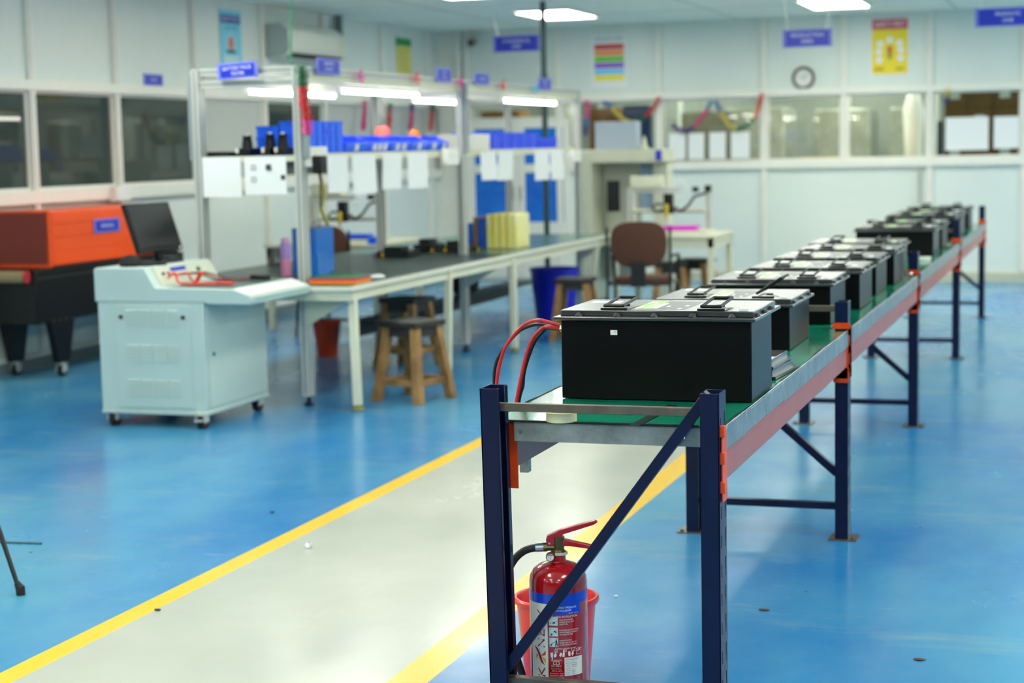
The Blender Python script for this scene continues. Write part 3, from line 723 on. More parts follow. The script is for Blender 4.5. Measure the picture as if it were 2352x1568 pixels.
# white class symbols: bin and fire, can and flame, gas bottle and flame, bolt
def sym(pts): t.add([surf(.0006)(th_of(a), z_of(b, a)) for a, b in pts], [tuple(range(len(pts)))])
sym([(1264, 1502), (1269, 1502), (1268.5, 1510), (1265, 1510)]); sym([(1263, 1499), (1270, 1498), (1269, 1520.5), (1265, 1501)])
sym([(1271, 1506), (1276, 1497), (1277, 1503), (1279, 1501), (1277, 1509), (1273, 1510)])
sym([(1284, 1506), (1287, 1498), (1291, 1501), (1288, 1509)]); sym([(1291, 1508), (1293, 1498), (1295, 1493), (1297, 1502), (1296, 1509)])
sym([(1305, 1496), (1310, 1496), (1310, 1506), (1307, 1508), (1305, 1505)]); sym([(1312, 1502), (1316, 1494), (1318, 1501), (1314, 1507)])
sym([(1326, 1496), (1330, 1489), (1329, 1493), (1334, 1485), (1331, 1492), (1332, 1492)])
part('printed_text', t, M_fwhite, ext, smooth=False)
for j, (y0, y1) in enumerate(((1416, 1436), (1440.5, 1461), (1464.5, 1485.5))):
    b = MB(); wrap(b, th_of(1262), th_of(1282), z_of(y1), z_of(y0), .0005)
    b.m(1)
    def ps(pts): b.add([surf(.0008)(th_of(a), z_of(c, a)) for a, c in pts], [tuple(range(len(pts)))])
    if j == 0: ps([(1264, y0+13), (1280, y0+8), (1281, y0+10), (1265, y0+15)]); b.m(2); ps([(1269, y0+15), (1277, y0+15), (1276, y0+11), (1271, y0+11)])
    if j == 1: ps([(1265, y0+18), (1269, y0+18), (1270, y0+14), (1266, y0+13)]); ps([(1272, y0+11), (1278, y0+9), (1279, y0+5), (1276, y0+8), (1273, y0+6)]); b.m(2); ps([(1276, y0+13), (1280, y0+11), (1278, y0+9), (1275, y0+11)])
    if j == 2:
        ps([(1277, y0+3), (1279, y0+3), (1281.5, y0+19), (1279.5, y0+20), (1278, y0+13), (1276, y0+20), (1274.5, y0+20), (1276.5, y0+9)]); ps([(1267, y0+13), (1277, y0+7), (1277, y0+8.5), (1267, y0+14.5)]); ps([(1263, y0+17), (1265, y0+13), (1269, y0+15), (1267, y0+18)])
    b.m(1); b.text(str(j+1), stamp(1265.5, y0+3, .0009), height=.004)
    part('pictogram', b, [mat('pictogram_pale', (196, 216, 214), .4), M_ink, M_fdark], ext, smooth=False, label='pale picture square of the instructions')
st = MB(); wrap(st, th_of(1296), th_of(1336.5), z_of(1554), z_of(1511), .0006)
st.m(1)
for i, (a, c) in enumerate((('Model No.:', 'KFABC06MP'), ('Capacity:', '6 Kg'), ('Gross Wt.:', '9.8 Kg (Apx)'), ('Content:', 'MAP 90%'), ('Fire Rating:', '4A 144B'), ('Batch No.:', ''), ('Serial No.:', '22856'), ('Mfg Month:', '04/25'), ('Ref Due:', '04/28'))):
    y = 1515.5+i*4.3
    st.text(a, stamp(1298, y, .001), height=.0028, align='L')
    if c: st.text(c, stamp(1313, y-1, .001), height=.0028, align='L')
part('data_sticker', st, [M_fwhite, M_ink], ext, smooth=False, label='pale data sticker on the cylinder')
def ep(px, py, dc=0):
    return Vector((EX, EY, .428-(py-1285)*.00126))+EG*((px-1283)*.001185)+EC*dc
part('neck_ring', MB().lathe((EX+EG.x*.004, EY+EG.y*.004, .444), [(.024, 0), (.024, .006), (.02, .007)], 28), mat('neck_ring_white', (206, 206, 190), .4), ext)
vb = MB().lathe((EX+EG.x*.003, EY+EG.y*.003, .451), [(.021, 0), (.016, .006), (.0155, .03), (.017, .034), (.017, .042)], 18)
vb.cyl(ep(1283, 1257), ep(1256, 1257), .0105, 8).cyl(ep(1259, 1257), ep(1249, 1257), .0125, 8).cyl(ep(1278, 1267), ep(1268, 1272, .03), .008, 8)
part('valve', vb, M_brass, ext, label='dull brass valve body')
g0, g1 = ep(1266, 1272, .028), ep(1266, 1272, .042)
gg = MB().cyl(g0, g1, .0118, 24)
gauge = part('pressure_gauge', gg, M_brass, ext)
gd = (g1-g0).normalized(); gu = Vector((0, 0, 1)); gu = (gu-gd*gu.dot(gd)).normalized(); gs = gu.cross(gd).normalized() if False else gd.cross(gu)*-1
gf = MB(); c0 = g1+gd*.0004
gf.add([c0+(EG*math.cos(2*PI*i/24)+gu*math.sin(2*PI*i/24))*.0098 for i in range(24)], [tuple(range(24))])
gf.m(1)
for i in range(8):
    a0, a1 = PI*(.16+.085*i), PI*(.16+.085*(i+1))
    gf.quad(*[c0+gd*.0004+(EG*math.cos(a)+gu*math.sin(a))*rr for a, rr in ((a0, .0062), (a1, .0062), (a1, .0085), (a0, .0085))])
gf.m(2).quad(*[c0+gd*.0006+EG*x+gu*y for x, y in ((-.0005, -.006), (.0005, -.006), (.0004, .0055), (-.0002, .0055))])
part('gauge_face', gf, [M_fwhite, M_fdark, M_ink], gauge, smooth=False)
hose = [ep(1251, 1257), ep(1232, 1258), ep(1212, 1262), ep(1196, 1271), ep(1182, 1285), ep(1168, 1310), ep(1160, 1350), ep(1158, 1400), ep(1166, 1450, -.02), ep(1180, 1500, -.03), ep(1194, 1545, -.03), ep(1203, 1580, -.03), ep(1207, 1610, -.03)]
sm = []
for i in range(len(hose)-1):
    p0, p1, p2, p3 = hose[max(i-1, 0)], hose[i], hose[i+1], hose[min(i+2, len(hose)-1)]
    for q in range(5):
        tt = q/5; sm.append(.5*((2*p1)+(p2-p0)*tt+(2*p0-5*p1+4*p2-p3)*tt*tt+(3*p1-p0-3*p2+p3)*tt**3))
hs = part('hose', MB().tube(sm, .0105, 14), mat('black_rubber_hose', (34, 35, 33), .5), ext)
part('crimp_sleeve', MB().cyl(ep(1251, 1257), ep(1232, 1257.6), .0122, 18), mat('zinc_sleeve', (196, 200, 202), .25, .9), hs)
def lever(poly, w):
    b = MB(); vs = [ep(x, y, -w) for x, y in poly]+[ep(x, y, w) for x, y in poly]; n = len(poly)
    return b.add(vs, [tuple(range(n))[::-1], tuple(range(n, 2*n))]+[(i, (i+1) % n, n+(i+1) % n, n+i) for i in range(n)])
M_lev = mat('lever_red', (176, 18, 34), .28, coat=.3)
part('squeeze_lever', lever([(1259, 1252), (1257, 1240), (1260, 1231), (1288, 1218), (1370, 1199), (1377, 1202), (1367, 1208), (1296, 1228), (1294, 1240), (1283, 1250), (1272, 1252)], .011), M_lev, ext, bev=.002)
part('carry_handle', lever([(1262, 1252), (1292, 1238), (1304, 1240), (1356, 1252), (1380, 1258), (1378, 1265), (1350, 1260), (1310, 1254), (1292, 1254), (1285, 1252)], .010), M_lev, ext, bev=.002)
part('rivet', MB().cyl(ep(1264.5, 1247, .010), ep(1264.5, 1247, .0135), .0032, 12), M_chrome, ext); part('rivet', MB().cyl(ep(1282.5, 1243, .010), ep(1282.5, 1243, .0135), .0026, 12), M_chrome, ext)
part('safety_tie', MB().tube([ep(1294, 1253, .004), ep(1293, 1262, .006), ep(1292, 1271, .01)], .0012, 6), M_red, ext)
# ------------------------------------------------------------------ red bucket behind it
BC = (-1.458, 4.735, 0)
bk = thing('bucket', 'open bright red plastic bucket on the floor behind the fire extinguisher', 'bucket', BC)
part('bowl', MB().lathe(BC, [(.088, 0), (.092, .002), (.114, .25), (.121, .251), (.124, .256), (.124, .264), (.120, .268), (.114, .268), (.110, .262), (.09, .012), (.02, .01)], 56), mat('bucket_red', (232, 40, 44), .3, coat=.2), bk)
part('print_patch', MB().add([Vector(BC)+Vector((math.cos(a)*rr, math.sin(a)*rr, z)) for a in (-.62, -.5, -.38) for rr, z in ((.1018, .11), (.1088, .185))], [(0, 2, 3, 1), (2, 4, 5, 3)]), M_ink, bk, label='small dark printed patch')
# ------------------------------------------------------------------ tripod foot at the edge of the frame, a stick and some litter
f0 = zat(48, 1366); tp = Vector((-4.35, 5.0, 1.0))
tr = thing('tripod', 'black tripod with one thin leg and rubber foot reaching into the picture', 'tripod', (tp.x, tp.y, 0))
apex = Vector((-4.02, 5.38, .95))
base = Vector((apex.x, apex.y, 0)); dv = f0-base
for kk in range(3):
    a = kk*2*PI/3; c, s = math.cos(a), math.sin(a)
    ft = base+Vector((dv.x*c-dv.y*s, dv.x*s+dv.y*c, 0)); dr = (apex-ft).normalized()
    lg = part('leg', MB().tube([ft+dr*.03, apex], [.0085, .012], 10), M_blackm, tr)
    part('rubber_foot', MB().tube([ft+Vector((0, 0, .001)), ft+Vector((0, 0, .022))+dr*.004, ft+dr*.045], [.016, .017, .011], 14), M_rubber, lg)
part('hub', MB().lathe(apex, [(.02, -.03), (.03, -.02), (.03, .03), (.016, .04), (.014, .35), (.03, .36), (.03, .38)], 18), M_black, tr)
a, b = zat(-30, 1246), zat(96, 1250)
mono('floor_stick', MB().bar(a+Vector((0, 0, .004)), b+Vector((0, 0, .004)), .007, .007), mat('grey_rod', (74, 82, 84), .5), 'thin grey rod lying on the blue floor near the tripod leg', 'rod')
p = zat(709, 1258); bb = MB().ball((p.x, p.y, .012), .012, 6); rn = random.Random(4)
bb.v = [(v[0]+rn.uniform(-.005, .005), v[1]+rn.uniform(-.005, .005), max(0.0005, v[2]+rn.uniform(-.004, .004))) for v in bb.v]
mono('paper_scrap', bb, M_paper, 'crumpled white paper scrap on the grey walkway', 'paper scrap')
for (x, y, rx, ry, c, lb) in ((362, 1402, .013, .008, (70, 66, 54), 'small dark crumb of dirt on the grey walkway beside the yellow line'), (625, 1177, .012, .01, (40, 60, 60), 'small dark chip on the blue floor above the yellow line'),
                              (1415, 1371, .007, .006, (226, 228, 222), 'tiny white chip on the blue floor right of the fire extinguisher'), (1755, 1402, .02, .007, (84, 70, 58), 'dark brown splinter on the floor right of the near post'), (2112, 1516, .02, .008, (110, 84, 60), 'brown splinter on the blue floor at the lower right')):
    p = zat(x, y); q = MB().ball((p.x, p.y, .004), .5, 6)
    q.v = [(p.x+(v[0]-p.x)*2*rx, p.y+(v[1]-p.y)*2*ry, .004+(v[2]-.004)*.007) for v in q.v]
    mono('floor_chip', q, mat('chip_%d' % x, c, .8), lb, 'debris', 'bits of debris on the floor')
# ------------------------------------------------------------------ assembly workbench with its overhead aluminium frame
BZ = .752
UY = (9.80, 12.67, 15.86); UXF, UXB = -4.59, -5.27
M_bmat = mat('dark_green_bench_top', (52, 74, 66), .3, col2=(40, 58, 54), vscale=3)
M_bmat2 = mat('pale_green_bench_top', (104, 146, 132), .22, col2=(84, 126, 114), vscale=2)
M_edge = mat('bench_edge', (222, 224, 206), .45, var=.08, vscale=10)
M_foot = mat('olive_foot', (118, 124, 62), .6)
wbch = thing('workbench', 'long cream workbench with a green top under an aluminium frame with a shelf', 'workbench', (-4.9, 12.7, 0))
for (a, c, mt) in ((9.62, 12.765, M_bmat), (12.77, 15.62, M_bmat2)):
    part('table_top', MB().box(-5.7, -4.2, a, c, BZ-.03, BZ-.003).m(1).box(-5.69, -4.215, a+.012, c-.003, BZ-.003, BZ), [M_edge, mt], wbch, bev=.003)
    part('apron', MB().box(-4.24, -4.22, a+.03, c-.03, BZ-.09, BZ-.03).box(-5.66, -5.64, a+.03, c-.03, BZ-.09, BZ-.03).box(-5.66, -4.22, a+.02, a+.04, BZ-.09, BZ-.03), M_cream, wbch)
for (bx0, bt) in (((830, 942), (846, 658)), ((1187, 808), (1189, 596)), ((1029, 862), (1036, 634)), ((1312, 735), (1326, 572))):
    p = zat(*bx0); q = zat(*bt, BZ-.03); q = Vector((max(-4.3, min(-4.225, q.x)), q.y, q.z)); p = Vector((max(-4.3, min(-4.2, p.x)), p.y, .03)); q.y = p.y+.06
    lg = part('leg', MB().bar(p, q, .048, .048, up=(0, 1, 0)), M_cream, wbch, bev=.004)
    part('levelling_foot', MB().lathe((p.x, p.y, 0), [(.038, 0), (.042, .006), (.034, .022), (.016, .03), (.012, .05)], 20), M_foot, lg)
def upright(x, y, side):
    b = MB().box(x-.022, x+.022, y-.045, y+.045, .06, 2.075)
    b.m(1)
    for zz in ((.07, BZ-.04), (BZ+.01, 2.07)):
        b.box(x-.005, x+.005, y-.0455, y-.044, *zz)
        for yy in (y-.0225, y+.0225):
            for sx in (-1, 1): b.box(x+sx*.0225-.0006, x+sx*.0225+.0006, yy-.005, yy+.005, *zz)
    return b
for x in (UXF, UXB):
    for i, y in enumerate(UY):
        u = part('upright', upright(x, y, 1), [M_alu, M_groove], wbch)
        part('levelling_foot', MB().lathe((x, y, 0), [(.03, 0), (.034, .008), (.014, .024), (.01, .06)], 16), M_black, u)
        if x == UXF:
            part('gusset', MB().prism([(x+.023, BZ-.035), (-4.225, BZ-.035), (-4.225, BZ-.06), (x+.023, .49)], 'y', y-.05, y-.035), M_cream if i == 0 else M_alu, wbch)
        d0 = (x+.024, x+.058) if x == UXF else (x-.058, x-.024)
        if i < 2:
            db = MB().box(d0[0], d0[1], y-.03, y+.02, 1.52, 2.05).m(1)
            for q in range(26):
                z = 1.53+q*.02
                db.box(d0[0]+.004, d0[1]-.004, y-.0306, y-.029, z, z+.008)
                xx = d0[1] if x == UXF else d0[0]
                db.box(xx-.0006, xx+.0006, y-.024, y+.014, z, z+.008)
            part('cable_duct', db, [M_duct, M_groove], wbch, smooth=False)
for x in (UXF, UXB):
    for a, c in ((UY[0], UY[1]), (UY[1], UY[2])):
        part('beam', MB().box(x-.022, x+.022, a+.046, c-.046, 2.03, 2.075).m(1).box(x+.0215, x+.0228, a+.05, c-.05, 2.048, 2.058), [M_alu, M_groove], wbch)
        part('beam', MB().box(x-.03, x+.012, a+.046, c-.046, 1.985, 2.03), M_cream, wbch)
for y in UY:
    for z in (2.03, 1.955): part('beam', MB().box(UXB+.023, UXF-.023, y-.022, y+.022, z, z+.045).m(1).box(UXB+.023, UXF-.023, y-.0228, y-.0215, z+.017, z+.027), [M_alu, M_groove], wbch)
# tie bar with sockets and shelf
for a, c in ((UY[0]+.05, UY[1]-.05), (UY[1]+.05, UY[2]-.05)):
    part('shelf_board', MB().box(UXB-.01, UXF-.025, a, c, 1.515, 1.535).m(1).box(UXF-.025, UXF-.012, a, c, 1.495, 1.545), [mat('shelf_dark_top', (60, 66, 66), .5), M_cream], wbch)
part('beam', MB().box(UXB+.023, UXF-.023, UY[0]-.03, UY[0]+.01, 1.50, 1.535), M_cream, wbch)
def socket(x, y, z, wd, h):
    b = MB().box(x, x+.045, y-wd/2, y+wd/2, z-h/2, z+h/2)
    b.m(1)
    for k in range(2):
        yy = y+(k-.5)*wd*.45
        for dy, dz in ((-.01, 0), (.01, 0), (0, .012)): b.box(x+.0445, x+.0455, yy+dy-.003, yy+dy+.003, z+dz-.003, z+dz+.003)
    return b
sk = [part('socket_box', socket(UXF+.024, on(727, 360, 0, UXF+.05).y, 1.525, .24, .12), [M_white, M_ink], wbch, bev=.004),
      part('socket_box', socket(UXF+.024, on(1045, 355, 0, UXF+.05).y-.08, 1.50, .24, .12), [M_white, M_ink], wbch, bev=.004),
      part('socket_box', socket(UXF+.024, 15.62, 1.47, .26, .11), [M_white, M_ink], wbch, bev=.004)]
# tube lights under the frame
def tube_light(x, y0, y1, z, lb):
    t = thing('tube_light', lb, 'tube light', (x, (y0+y1)/2, z), 'tube lights under the bench frame')
    part('housing', MB().box(x-.018, x+.018, y0, y1, z+.014, z+.036), M_white, t)
    part('tube', MB().tube([(x, y0+.01, z), (x, y1-.01, z)], .0135, 14), M_tube, t)
    part('end_cap', MB().tube([(x, y0, z), (x, y0+.02, z)], .0155, 14), M_white, t); part('end_cap', MB().tube([(x, y1-.02, z), (x, y1, z)], .0155, 14), M_white, t)
ZT = 1.949-.004
tube_light(-4.68, 10.62, 12.02, ZT+.0, 'long glowing tube light under the near front beam of the bench frame')
tube_light(-4.68, 13.95, 15.45, ZT, 'glowing tube light under the far front beam of the bench frame')
tube_light(-5.16, 10.24, 11.62, ZT, 'glowing tube light seen behind the near corner post of the bench frame')
tube_light(-5.16, 13.12, 14.2, ZT, 'glowing tube light on the rear beam beyond the middle posts')
# papers clipped to the shelf edge
def sheet(y0, y1, z0, z1, x, seed, marks=True):
    rn = random.Random(seed); b = MB(); nn = 6
    P = [(x+.006*math.sin(i*1.1+seed)+.012*(1-j/nn)*math.sin(seed*2.1), y0+(y1-y0)*i/nn, z0+(z1-z0)*j/nn) for j in range(nn+1) for i in range(nn+1)]
    b.add(P, [(j*(nn+1)+i, j*(nn+1)+i+1, (j+1)*(nn+1)+i+1, (j+1)*(nn+1)+i) for j in range(nn) for i in range(nn)])
    if marks:
        b.m(1)
        for q in range(5):
            yy = y0+(y1-y0)*rn.uniform(.2, .7); zz = z0+(z1-z0)*rn.uniform(.25, .8); xx = x+.02
            b.add([(xx, yy, zz), (xx, yy+.012, zz), (xx, yy+.012, zz+.02), (xx, yy, zz+.02)], [(0, 1, 2, 3)]) if False else None
    return b
PS = [(752, 800, 360, 440, 'paper sheet with small drawings hung beside the black power adapter'), (806, 862, 362, 442, 'blank white paper sheet, second along the shelf edge'), (878, 924, 362, 432, 'white paper sheet with faint print left of a gap on the shelf edge'), (936, 984, 362, 430, 'white paper sheet nearest the middle post on the shelf edge'),
      (1104, 1142, 352, 412, 'white paper sheet just past the middle post with faint columns'), (1146, 1182, 352, 412, 'white paper sheet right of the faint columned sheet'), (1228, 1262, 352, 412, 'white paper sheet hung in front of the blue glazed door'), (1262, 1292, 352, 411, 'last white paper sheet near the far end socket box')]
for i, (a, c, y0, y1, lb) in enumerate(PS):
    x = UXF+.012; p, q = on(a, y0, 0, x), on(c, y1, 0, x)
    mono('hanging_paper', sheet(p.y, q.y, q.z, 1.53, x, i), M_paper, lb, 'paper', 'papers clipped to the bench shelf')
for i, (a, c, y0, y1, lb) in enumerate(((456, 556, 366, 452, 'plain paper poster under the sign of the nearest bench frame'), (561, 660, 364, 446, 'paper poster with small framed pictures next to the near corner post'))):
    Y = UY[0]-.036; p, q = on(a, y0, 1, Y), on(c, y1, 1, Y); b = MB(); nn = 6
    q.x = min(q.x, UXF-.03); p.x = max(p.x, UXB+.028)
    b.add([(p.x+(q.x-p.x)*k/nn, Y-.003*math.sin(k*1.3), z) for k in range(nn+1) for z in (q.z, 1.532)], [(2*k, 2*k+2, 2*k+3, 2*k+1) for k in range(nn)])
    b.m(1)
    if i:
        for (u, v, s) in ((.12, .72, .03), (.12, .4, .03), (.48, .72, .034), (.82, .45, .028)):
            cx, cz = p.x+(q.x-p.x)*(u+.1), q.z+(1.53-q.z)*v; b.m(1).box(cx-s/2, cx+s/2, Y-.0056, Y-.005, cz-s/2, cz+s/2)
            if u < .3: b.m(0).box(cx-s/3, cx+s/3, Y-.0062, Y-.0057, cz-s/3, cz+s/3)
    mono('paper_poster', b, [M_paper, M_ink], lb, 'paper', 'paper posters on the near bench frame')
a = on(738, 378, 0, UXF+.11)
ad = thing('power_adapter', 'black power adapter plugged into the white socket box on the near post', 'adapter', (UXF+.1, a.y, a.z))
part('body', MB().box(UXF+.072, UXF+.13, a.y-.05, a.y+.05, a.z-.055, a.z+.055), M_black, ad, bev=.006)
part('cord', MB().tube([(UXF+.1, a.y, a.z-.055), (UXF+.1, a.y, a.z-.12), (UXF+.09, a.y+.01, a.z-.26)], .006, 8), M_ck, ad)
# ------------------------------------------------------------------ signs on the frame
def sign_plate(name_label, c, u, v, w, h, lines, tilt=0, group='blue signs', hang=0, thick=.006):
    """blue sign with pale border; u,v unit axes of its face"""
    c, u, v = Vector(c), Vector(u).normalized(), Vector(v).normalized(); nrm = u.cross(v)
    if tilt: u, v = u*math.cos(tilt)+v*math.sin(tilt), v*math.cos(tilt)-u*math.sin(tilt)
    t = thing('sign', name_label, 'sign', tuple(c), group)
    part('board', MB().obox(c, u*w/2, v*h/2, nrm*thick/2), M_signp, t)
    part('face', MB().obox(c+nrm*(thick/2+.0008), u*(w/2-.02*min(1, w/.4)-.006), v*(h/2-.012), nrm*.0008), M_sign, t)
    lt = MB(); n_ = len(lines); lh = h*(.2 if n_ > 1 else .24)
    for i, s in enumerate(lines):
        oz = ((n_-1)/2-i)*h*.34
        f = flat(c+nrm*(thick/2+.0022)+v*oz, u, v)
        g = glyphs(s); ww = (max(p[0] for p in g[0])-min(p[0] for p in g[0]))/(max(p[1] for p in g[0])-min(p[1] for p in g[0]))*lh
        lt.text(s, f, height=lh, width=min(ww, w*.8))
    part('lettering', lt, M_signw, t, smooth=False)
    return t, u, v, nrm
Y = UY[0]-.06
p, q = on(500, 165, 1, Y), on(592, 160, 1, Y)
sign_plate('blue sign reading BATTERY PACK TESTER, tilted on the near bench frame', on(545.5, 162, 1, Y), (1, 0, 0), (0, 0, 1), (q-p).length, .098, ('BATTERY PACK', 'TESTER'), tilt=.05)
for (x0, x1, yc, h, ls, lb) in ((727, 780, 153, .1, ('INSERTION', 'STATION'), 'small two line blue sign on the front beam near the air conditioner'), (1003, 1036, 172, .1, ('SPOT', 'WELD'), 'small two line blue sign on the front beam just before the middle post'), (1090, 1123, 181, .085, ('WELDING',), 'small one line blue sign on the front beam past the middle post'), (1237, 1265, 193, .1, ('FINAL', 'TEST'), 'small blue sign at the far end of the front beam by the pole')):
    X = UXF+.04; p, q = on(x0, yc, 0, X), on(x1, yc, 0, X); c = (p+q)/2
    sign_plate(lb, c, (0, 1, 0), (0, 0, 1), abs(q.y-p.y), h, ls)
# little ribbon bows along the front beam
for px, py, cl, lb in ((823, 176, (236, 90, 180), 'small pink ribbon bow above the long tube light'), (952, 180, (232, 40, 50), 'small red ribbon bow near the middle of the front beam'), (1053, 190, (226, 40, 150), 'small magenta ribbon bow at the top of the middle post'), (1151, 196, (236, 60, 60), 'small red ribbon bow at the start of the far tube light'), (1227, 205, (30, 190, 226), 'small cyan ribbon bow over the far tube light')):
    c = on(px, py, 0, UXF+.035); b = MB(); rn = random.Random(px)
    for k in range(6):
        a = k*PI/3+rn.uniform(-.2, .2); r_ = .045
        b.add([c, c+Vector((.02, math.cos(a-.3)*r_, math.sin(a-.3)*r_)), c+Vector((.03, math.cos(a)*r_*1.1, math.sin(a)*r_*1.1)), c+Vector((.02, math.cos(a+.3)*r_, math.sin(a+.3)*r_))], [(0, 1, 2), (0, 2, 3)])
    b.ball(c+Vector((.01, 0, 0)), .012, 6)
    mono('ribbon_bow', b, mat('ribbon_%d' % px, cl, .4), lb, 'bow', 'ribbon bows on the bench frame')
# ------------------------------------------------------------------ crepe streamers
def streamer(pts, cols, label, name='hanging_streamer', r=.035, seed=0, group=None):
    """frilly twisted paper streamer; cols: list of (fraction end, material)"""
    P = [Vector(p) for p in pts]; D = []
    for i in range(len(P)-1):
        nn = max(2, int((P[i+1]-P[i]).length/.02))
        for k in range(nn): D.append(P[i].lerp(P[i+1], k/nn))
    D.append(P[-1]); rn = random.Random(seed); b = MB(); N_ = len(D); mats_ = []
    for i in range(N_-1):
        f = i/(N_-1); ci = next(k for k, (e, _) in enumerate(cols) if f <= e+1e-6); b.m(ci)
        t = (D[i+1]-D[i]).normalized(); s = t.cross(Vector((.31, -.9, .3))).normalized(); q = t.cross(s)
        for k in range(5):
            a = k*2*PI/5+i*.55+rn.uniform(-.2, .2); rr = r*rn.uniform(.75, 1.15)
            d = s*math.cos(a)+q*math.sin(a); e = s*math.cos(a+.75)+q*math.sin(a+.75)
            b.add([D[i], D[i]+d*rr+t*.006, D[i]+e*rr-t*.006, D[i+1]], [(0, 1, 2), (0, 2, 3)])
    mt = [mat('crepe_%d_%d_%d' % c, c, .6) for _, c in cols]
    return mono(name, b, mt, label, 'streamer', group or 'paper streamers', loc=P[0])
pk, rd, gr, yl, pu, bl = (232, 70, 160), (222, 30, 40), (10, 120, 70), (226, 212, 110), (80, 44, 150), (20, 120, 200)
X = UXF+.085
streamer([on(693, 152, 0, X), on(697, 200, 0, X), on(704, 260, 0, X), on(709, 312, 0, X)], [(.27, gr), (.78, rd), (1, pk)], 'bushy green, red and pink streamer hanging down the near corner post', r=.042)
mono('hanging_wire', MB().tube([on(669, 0, 1, 9.72)+Vector((0, 0, .03)), on(668, 150, 1, 9.72)], .006, 8), mat('green_cord', (60, 150, 110), .7), 'thin green cord hanging from the ceiling to the near post of the bench frame', 'cord')
hz = MB().tube([(UXF+.05, 9.95, 1.44), (UXF+.07, 9.97, 1.3), (UXF+.055, 9.95, 1.2), (UXF+.08, 9.99, 1.1)], .012, 8)
mono('coiled_hose', hz, mat('olive_hose', (150, 140, 50), .5), 'olive coiled hose hanging below the white socket box', 'hose')
# ------------------------------------------------------------------ on the shelf
SZ = 1.5365
def crate(name, x0, x1, y0, y1, z, h, m_, lb, group, label_spots=0):
    t = thing(name, lb, 'crate', ((x0+x1)/2, (y0+y1)/2, z), group)
    e = .012; b = MB()
    cx, cy = (x0+x1)/2, (y0+y1)/2
    b.plate_holes((x0, y0, z+.004), (1, 0, 0), (0, 1, 0), (0, 0, h-.004), x1-x0, y1-y0, [(.006, x1-x0-.006, .006, y1-y0-.006)]).box(x0+.004, x1-.004, y0+.004, y1-.004, z, z+.006)
    part('walls', b, m_, t)
    rb = MB()
    for zz in (z+h*.0, z+h*.55, z+h-.014): rb.plate_holes((x0-.006, y0-.006, zz), (1, 0, 0), (0, 1, 0), (0, 0, .012), x1-x0+.012, y1-y0+.012, [(.006, x1-x0+.006, .006, y1-y0+.006)])
    for k in range(1, 5):
        yy = y0+(y1-y0)*k/5; rb.box(x1, x1+.006, yy-.005, yy+.005, z, z+h)
    for k in range(1, 4):
        xx = x0+(x1-x0)*k/4; rb.box(xx-.005, xx+.005, y0-.006, y0, z, z+h)
    part('ribs', rb, m_, t)
    rc = MB().box(x1+.001, x1+.004, cy-.06, cy+.06, z+h*.62, z+h*.8)
    part('hand_hole', rc, M_crate2, t)
    return t
Yc = 10.6
p, q = on(580, 345, 0, -5.1), on(650, 345, 0, -5.1)
crate('storage_crate', -5.03, -4.88, 10.1, 10.5, SZ, .185, M_crate, 'blue plastic crate on the shelf behind the near corner post', 'blue crates on the shelf')
crate('storage_crate', -4.865, -4.66, 10.1, 10.6, SZ, .21, M_crate, 'taller blue plastic crate on the shelf next to the streamer', 'blue crates on the shelf')
crate('storage_crate', -5.0, -4.66, 13.6, 14.82, SZ, .145, M_crate2, 'long low blue crate on the far half of the shelf', 'blue crates on the shelf')
crate('storage_crate', -5.0, -4.66, 14.86, 15.42, SZ, .10, M_crate2, 'short low blue crate at the far shelf end, pink cloth in it', 'blue crates on the shelf')
def bin_(y0, y1, lb, k, spots):
    x1, x0 = -4.68, -4.96; h = .118
    t = thing('parts_bin', lb, 'bin', ((x0+x1)/2, (y0+y1)/2, SZ), 'small blue parts bins in a row on the shelf')
    b = MB().box(x0, x1, y0, y1, SZ, SZ+.004)
    b.prism([(x0, SZ), (x1, SZ), (x1+.02, SZ+.07), (x1-.06, SZ+.1), (x1-.08, SZ+h), (x0, SZ+h)], 'y', y0, y0+.005).prism([(x0, SZ), (x1, SZ), (x1+.02, SZ+.07), (x1-.06, SZ+.1), (x1-.08, SZ+h), (x0, SZ+h)], 'y', y1-.005, y1)
    b.box(x0, x0+.005, y0, y1, SZ, SZ+h)
    part('shell', b, M_crate2, t); part('lip', MB().obox(((x1+.01), (y0+y1)/2, SZ+.037), (.009, 0, .034), (0, (y1-y0)/2, 0), (.003, 0, -.001)), M_crate, t)
    for s in range(spots):
        yy = y0+(y1-y0)*(s+1)/(spots+1); part('label_card', MB().obox((x1+.0155, yy, SZ+.04), (.006, 0, .022), (0, .03, 0), (.001, 0, 0)), M_white, t)
bs = [(10.65, 11.03, 1), (11.06, 11.42, 3), (11.45, 11.8, 2), (11.83, 12.15, 1), (12.18, 12.4, 1), (12.42, 12.59, 1)]
bl_ = ['blue parts bin next to the tall crate, one white card on its lip', 'blue parts bin with two white cards, second from the tall crate', 'third blue parts bin from the tall crate', 'fourth blue parts bin from the tall crate', 'fifth blue parts bin, orange item on it', 'last blue parts bin before the middle post']
for k, (a, c, n_) in enumerate(bs):
    bin_(a, c, bl_[k], k, n_)
c = on(1010, 312, 0, -4.75); mono('orange_spool', MB().lathe((-4.82, 12.29, SZ+.006), [(.04, 0), (.045, .005), (.045, .13), (.03, .15), (.02, .16)], 16), mat('orange_item', (226, 130, 40), .4), 'orange bottle standing in the fifth parts bin', 'bottle')
c = on(945, 305, 0, -4.8); mono('pink_bag', MB().lathe((-5.08, 12.3, SZ), [(.05, 0), (.07, .05), (.065, .14), (.05, .19), (.02, .2)], 12), mat('salmon_bag', (236, 120, 110), .5), 'salmon pink bag standing behind the parts bins', 'bag')
